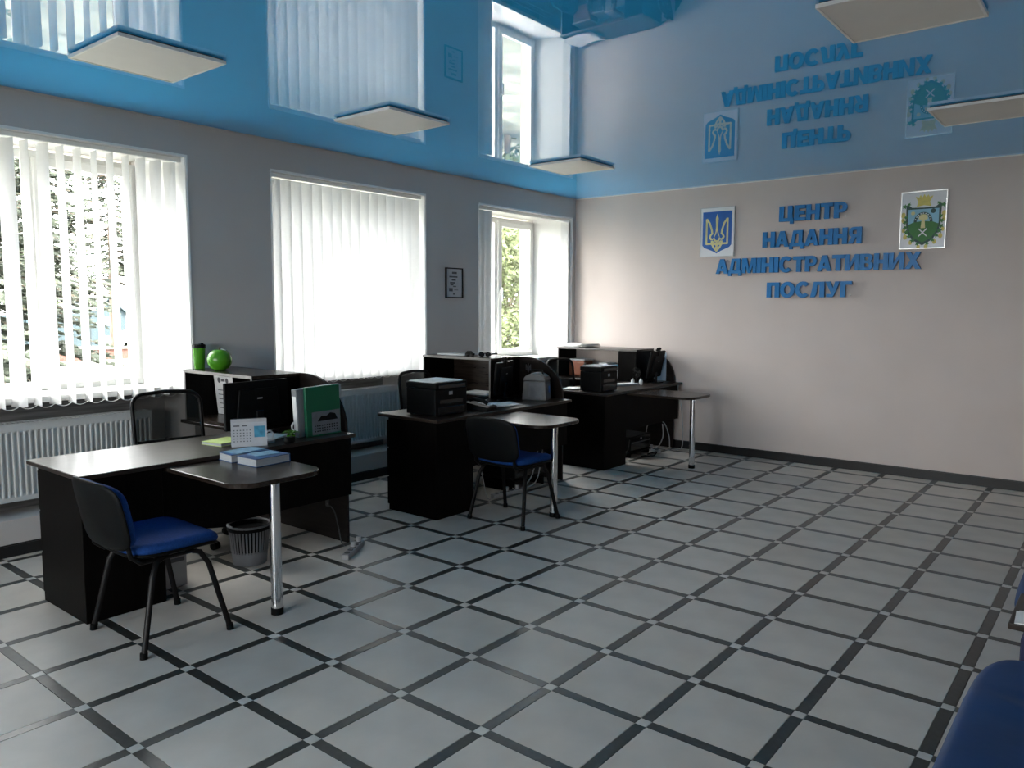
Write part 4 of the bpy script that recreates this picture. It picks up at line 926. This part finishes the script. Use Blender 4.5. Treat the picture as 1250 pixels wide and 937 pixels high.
# ------------------------------------------------------------------ sofas and side table on the right
def sofa(x0, y0, y1, label, sz=.475):
    t = thing('sofa', ((x0+RW)/2, (y0+y1)/2, 0), label, 'sofa', 'blue sofas along the side wall'); x1 = RW-.025
    mk('base', B().box(x0+.05, x1-.02, y0+.03, y1-.03, .06, .30), 'navy', t, bevel=.02)
    for a in (x0+.09, x1-.09):
        for b in (y0+.09, y1-.09): mk('leg', B().cyl((a, b, 0), (a, b, .0595), .022, n=12), 'black_plastic', t)
    L = y1-y0; yc = (y0+y1)/2; xs_ = (x0+x1-.14)/2; w = x1-.14-x0
    def sf(x, y, z):
        wr = .006*math.sin(y*46+3*math.sin(x*5))*max(0, 1-abs(y-(L/2-.42))/.16)*(1 if z > 0 else 0)
        return (xs_+x, yc+y, .39+z+wr - (.02*(abs(2*x/w)**4) if z > 0 else 0))
    q = B(); n = 48; rings = 16; vs = []; fs = []
    mb = B().pad(w, L, .17, e=7, n=96, fn=None, rnd_=.3)
    # add inner rings for wrinkles
    vs = []; fs = []; prof = [(0, -.5), (.9, -.5), (.98, -.3), (1, 0), (.99, .25), (.965, .42), (.92, .48)] + [(.92-.046*k, .5+.0015*k) for k in range(1, 20)] + [(0, .53)]
    for sc, zv in prof:
        for k in range(96):
            a = 2*PI*k/96; c, s_ = math.cos(a), math.sin(a); e = 7
            inset = (1-sc)*.35
            X_ = math.copysign(abs(c)**(2/e), c)*max(0, (w/2)*sc); Y_ = math.copysign(abs(s_)**(2/e), s_)*(L/2-(1-sc)*w/2 if sc > .05 else L/2-w/2)
            vs.append(sf(X_, Y_, zv*.17))
    for i in range(len(prof)-1): fs += [(i*96+k, i*96+(k+1) % 96, (i+1)*96+(k+1) % 96, (i+1)*96+k) for k in range(96)]
    mk('seat_cushion', q.add(vs, fs), 'blue_leather', t, smooth='all')
    q = B(); hb = .42
    q.pad(hb, L, .15, e=6, n=60, fn=lambda x, y, z: (x1-.075-z*.9-.10*x*.4, yc+y, .64+x), rnd_=.4)
    mk('backrest', q, 'blue_leather', t, smooth='all')
    return t
sofa(5.315, -7.05, -5.26, 'blue upholstered sofa with creased seat in front of the side table')
sofa(5.325, -4.62, -2.9, 'blue upholstered sofa on the far side of the small table')
t = thing('side_table', (5.65, -4.87, 0), 'small dark wood side table between the blue sofas', 'table')
mk('table_top', B().box(5.372, 5.95, -5.06, -4.68, .488, .512), 'wood_side', t, bevel=.004)
mk('body', B().box(5.43, 5.93, -5.02, -4.72, .03, .4875), 'navy', t, bevel=.04, seg=3)
for a in (5.48, 5.88):
    for b in (-4.97, -4.77): mk('foot', B().cyl((a, b, 0), (a, b, .03), .02, n=10), 'black_plastic', t)
paper_sheet(5.535, -4.985, .5125, .28, .14, .05, 'white leaflets on the small dark side table', 'paper', n=3)

# ------------------------------------------------------------------ outside the windows
GZ = -.60
struct('ground', B().box(-90, XO-.3, -60, 90, GZ-.2, GZ).box(XO-.3, 40, -60, YF-1, GZ-.2, GZ), 'grass')
struct('road', B().box(-34, -28.5, -60, 90, GZ, GZ+.02), 'asphalt')
w_ = B().box(-22.3, -22, -10, 4.5, GZ, .16); o = mk('garden_wall', w_, 'brick_red'); tag(o, 'low reddish garden wall seen through the half-open blind', 'wall')
mk('coping', B().box(-22.36, -21.94, -10.05, 4.55, .1605, .22), 'asphalt', o)
mk('footing', B().box(-21.995, -21.7, -10, 4.5, GZ, -.2), 'stone_grey', o)
# shed
t = thing('shed', (-41.5, 11.6, GZ), 'teal garden shed with gabled roof seen through the half-open blind', 'shed')
mk('wall', B().prism([(10.7, GZ), (12.6, GZ), (12.6, 1.25), (11.65, 2.0), (10.7, 1.25)], -43.5, -40, 'x'), 'shed_teal', t)
for s_ in (-1, 1):
    q = B(); q.prism([(11.65, 2.02), (11.65, 2.10), (11.65+s_*1.15, 1.19), (11.65+s_*1.15, 1.11)], -43.7, -39.8, 'x'); mk('roof_slope', q, 'shed_teal', t)
mk('notice_board', B().box(-39.995, -39.96, 11.35, 11.75, .55, 1.0), 'paper', t)
mk('door', B().box(-39.995, -39.95, 11.9, 12.45, GZ, 1.1), 'shed_teal', t)
o = mk('board_fence', B().box(-40.3, -40.1, 2.0, 10.40, GZ, 1.15), 'shed_teal'); tag(o, 'teal board fence running beside the garden shed', 'fence')
for k in range(11): mk('post', B().box(-40.09, -40.0, 2.2+k*.75, 2.32+k*.75, GZ, 1.2), 'shed_teal', o)
t = thing('house', (-52, 16.5, GZ), 'low house with grey roof behind the garden shed', 'house')
mk('wall', B().box(-56, -50, 12.7, 22, GZ, 1.9), 'outer_render', t)
mk('roof', B().prism([(-50-.0-6.5, 1.9), (-49.4, 1.9), (-53, 3.4)], 12.4, 22.3, 'y'), 'roof_grey', t)
for k in range(3):
    q = mk('window', B().box(-49.995, -49.95, 14.2+k*2.4, 15.2+k*2.4, .3, 1.4), 'white_pvc', t); mk('pane', B().box(-49.949, -49.94, 14.28+k*2.4, 15.12+k*2.4, .38, 1.32), 'car_glass', q)
# parked car
t = thing('parked_car', (-31, 9.4, GZ+.02), 'pale parked car seen through the half-open blind', 'car'); cz = GZ+.02
body = [(7.6, .32), (7.55, .62), (7.7, .80), (8.55, .90), (9.1, 1.38), (10.4, 1.42), (11.2, .95), (11.75, .88), (11.85, .35)]
mk('body', B().prism([(y, cz+z) for y, z in body], -31.85, -30.15, 'x'), 'car_paint', t, bevel=.08)
gl = [(8.72, .93), (9.15, 1.32), (10.36, 1.35), (11.0, .97)]
mk('side_window', B().prism([(y, cz+z) for y, z in gl], -30.149, -30.12, 'x'), 'car_glass', t)
q = B(); q.add([(-31.7, 8.50, cz+.925), (-30.3, 8.50, cz+.925), (-30.4, 9.02, cz+1.36), (-31.6, 9.02, cz+1.36)], [(0, 1, 2, 3)]); mk('windscreen', q, 'car_glass', t)
for y in (8.25, 11.1):
    for x in (-31.8, -30.35):
        wh = mk('wheel', B().cyl((x, y, cz+.31), (x+.2, y, cz+.31), .31, n=20), 'rubber', t, smooth=True); mk('hub', B().cyl((x-.005, y, cz+.31), (x+.205, y, cz+.31), .18, n=14), 'steel', wh, smooth=True)
# trees
def conifer(x, y, h, r, label, seed, dens=1.0, low=.06):
    rr = random.Random(seed); t = thing('spruce_tree', (x, y, GZ), label, 'tree', 'trees outside')
    mk('trunk', B().cyl((0, 0, 0), (0, 0, h*.97), .02*h, .01, n=10), 'bark', t, smooth=True, world=False)
    br = B(); vs = []; fs = []
    nl = int(h*3.2)
    for i in range(nl):
        z = h*(low+(.96-low)*i/nl); R = r*(1-(z/h))**.8+.12
        for k in range(int(6*dens)+1):
            a = rr.uniform(0, 2*PI); L = R*rr.uniform(.75, 1.1); dr = rr.uniform(.18, .38)
            c, s = math.cos(a), math.sin(a)
            br.cyl((0, 0, z), (L*c, L*s, z-L*dr), .022, .006, n=4, caps=False)
            m = int(L*22*dens)+4
            for q_ in range(m):
                u = rr.uniform(.12, 1.02); px, py, pz = L*u*c, L*u*s, z-L*u*dr
                aa = a+rr.choice((-1, 1))*rr.uniform(.5, 1.2); ln = rr.uniform(.18, .42)*(1.1-.5*u); dd = rr.uniform(-.45, .12)
                ex, ey, ez = px+ln*math.cos(aa), py+ln*math.sin(aa), pz+ln*dd
                w = .032+.03*rr.random(); nx, ny = -math.sin(aa)*w, math.cos(aa)*w
                i0 = len(vs); mx_, my_, mz_ = (px+ex)/2, (py+ey)/2, (pz+ez)/2
                vs += [(px, py, pz), (mx_+nx, my_+ny, mz_-.02), (ex, ey, ez), (mx_-nx, my_-ny, mz_-.02), (mx_, my_, mz_+.035)]
                fs += [(i0, i0+1, i0+4), (i0+1, i0+2, i0+4), (i0+2, i0+3, i0+4), (i0+3, i0, i0+4)]
    o = mk('branches', br, 'bark', t, world=False); o['kind'] = 'stuff'
    me = bpy.data.meshes.new('needles'); me.from_pydata(vs, [], fs); me.materials.append(MATS['needles']); o = bpy.data.objects.new('needles', me); COL.objects.link(o); o.parent = t; o['kind'] = 'stuff'
def leafy(x, y, h, r, label, mat, seed, n=9000, name='leafy_tree', low=.2):
    rr = random.Random(seed); t = thing(name, (x, y, GZ), label, 'tree', 'trees outside'); vs = []; fs = []
    tk = B().cyl((0, 0, 0), (0, 0, h*.6), .03*h*.5+.03, .02*h*.5, n=8)
    cl = []
    for k in range(26):
        a = rr.uniform(0, 2*PI); q_ = r*math.sqrt(rr.random())*.8; z = h*rr.uniform(low, .93); q_ *= math.sin(min(1, max(.35, (1-z/h)*2.4+.25))*PI/2)
        cl.append((q_*math.cos(a), q_*math.sin(a), z, r*rr.uniform(.28, .48)))
        tk.cyl((0, 0, max(.1, z*.5)), (cl[-1][0], cl[-1][1], z), .03, .008, n=4, caps=False)
    for k in range(n):
        cx, cy, cz_, cr_ = cl[k % len(cl)]; a = rr.uniform(0, 2*PI); u = rr.uniform(-1, 1); q_ = cr_*rr.random()**.45
        p = Vector((cx+q_*math.sqrt(1-u*u)*math.cos(a), cy+q_*math.sqrt(1-u*u)*math.sin(a), cz_+q_*u))
        d = Vector((rr.gauss(0, 1), rr.gauss(0, 1), rr.gauss(0, .7))).normalized(); e = d.orthogonal().normalized(); s_ = .06+.05*rr.random()
        i0 = len(vs); vs += [tuple(p-d*s_), tuple(p+e*s_*.5+Vector((0, 0, .012))), tuple(p+d*s_), tuple(p-e*s_*.5+Vector((0, 0, .012)))]; fs.append((i0, i0+1, i0+2, i0+3))
    mk('trunk', tk, 'bark', t, world=False)
    me = bpy.data.meshes.new('leaves'); me.from_pydata(vs, [], fs); me.materials.append(MATS[mat]); o = bpy.data.objects.new('leaves', me); COL.objects.link(o); o.parent = t; o['kind'] = 'stuff'
conifer(-15, -2.2, 11, 3.0, 'tall dark spruce filling the left part of the half-open blind', 3, 1.5)
conifer(-8.2, -6.0, 13, 2.6, 'unseen tall spruce added to block high sky, beyond the edge of the half-open blind', 21, .8)  # out of view; added to block high sky from the first window
conifer(-9.0, 1.6, 13, 2.8, 'unseen tall spruce added outside the closed blind to dim the sky', 22, .8)  # hidden by the blind; added to cut the skylight reaching it
conifer(-19.5, .8, 10, 2.6, 'thinner spruce with open branches over the teal shed', 5, 1.0, .27)
conifer(-24, 4.9, 11, 2.3, 'sparse spruce before the teal fence', 23, .75, .3)
leafy(-47.0, 9.9, 5.6, 1.9, 'grey green leafy tree behind the shed', 'foliage', 11, 9000)
leafy(-46, 5.0, 6.4, 2.6, 'leafy tree behind the teal fence', 'foliage', 12, 9000)
leafy(-9, 9.6, 4.6, 2.0, 'sunlit yellow green tree outside the corner window', 'pale_foliage', 13, 16000)
leafy(-12, 14.5, 8.5, 3.4, 'tall leafy tree farther outside the corner window', 'foliage', 14, 16000)
leafy(-16, 9.0, 7.5, 3.2, 'broad leafy tree outside the closed blind', 'foliage', 15, 12000)
leafy(-14, -13, 7.0, 3.2, 'leafy tree outside near the rear of the room', 'foliage', 16, 8000)
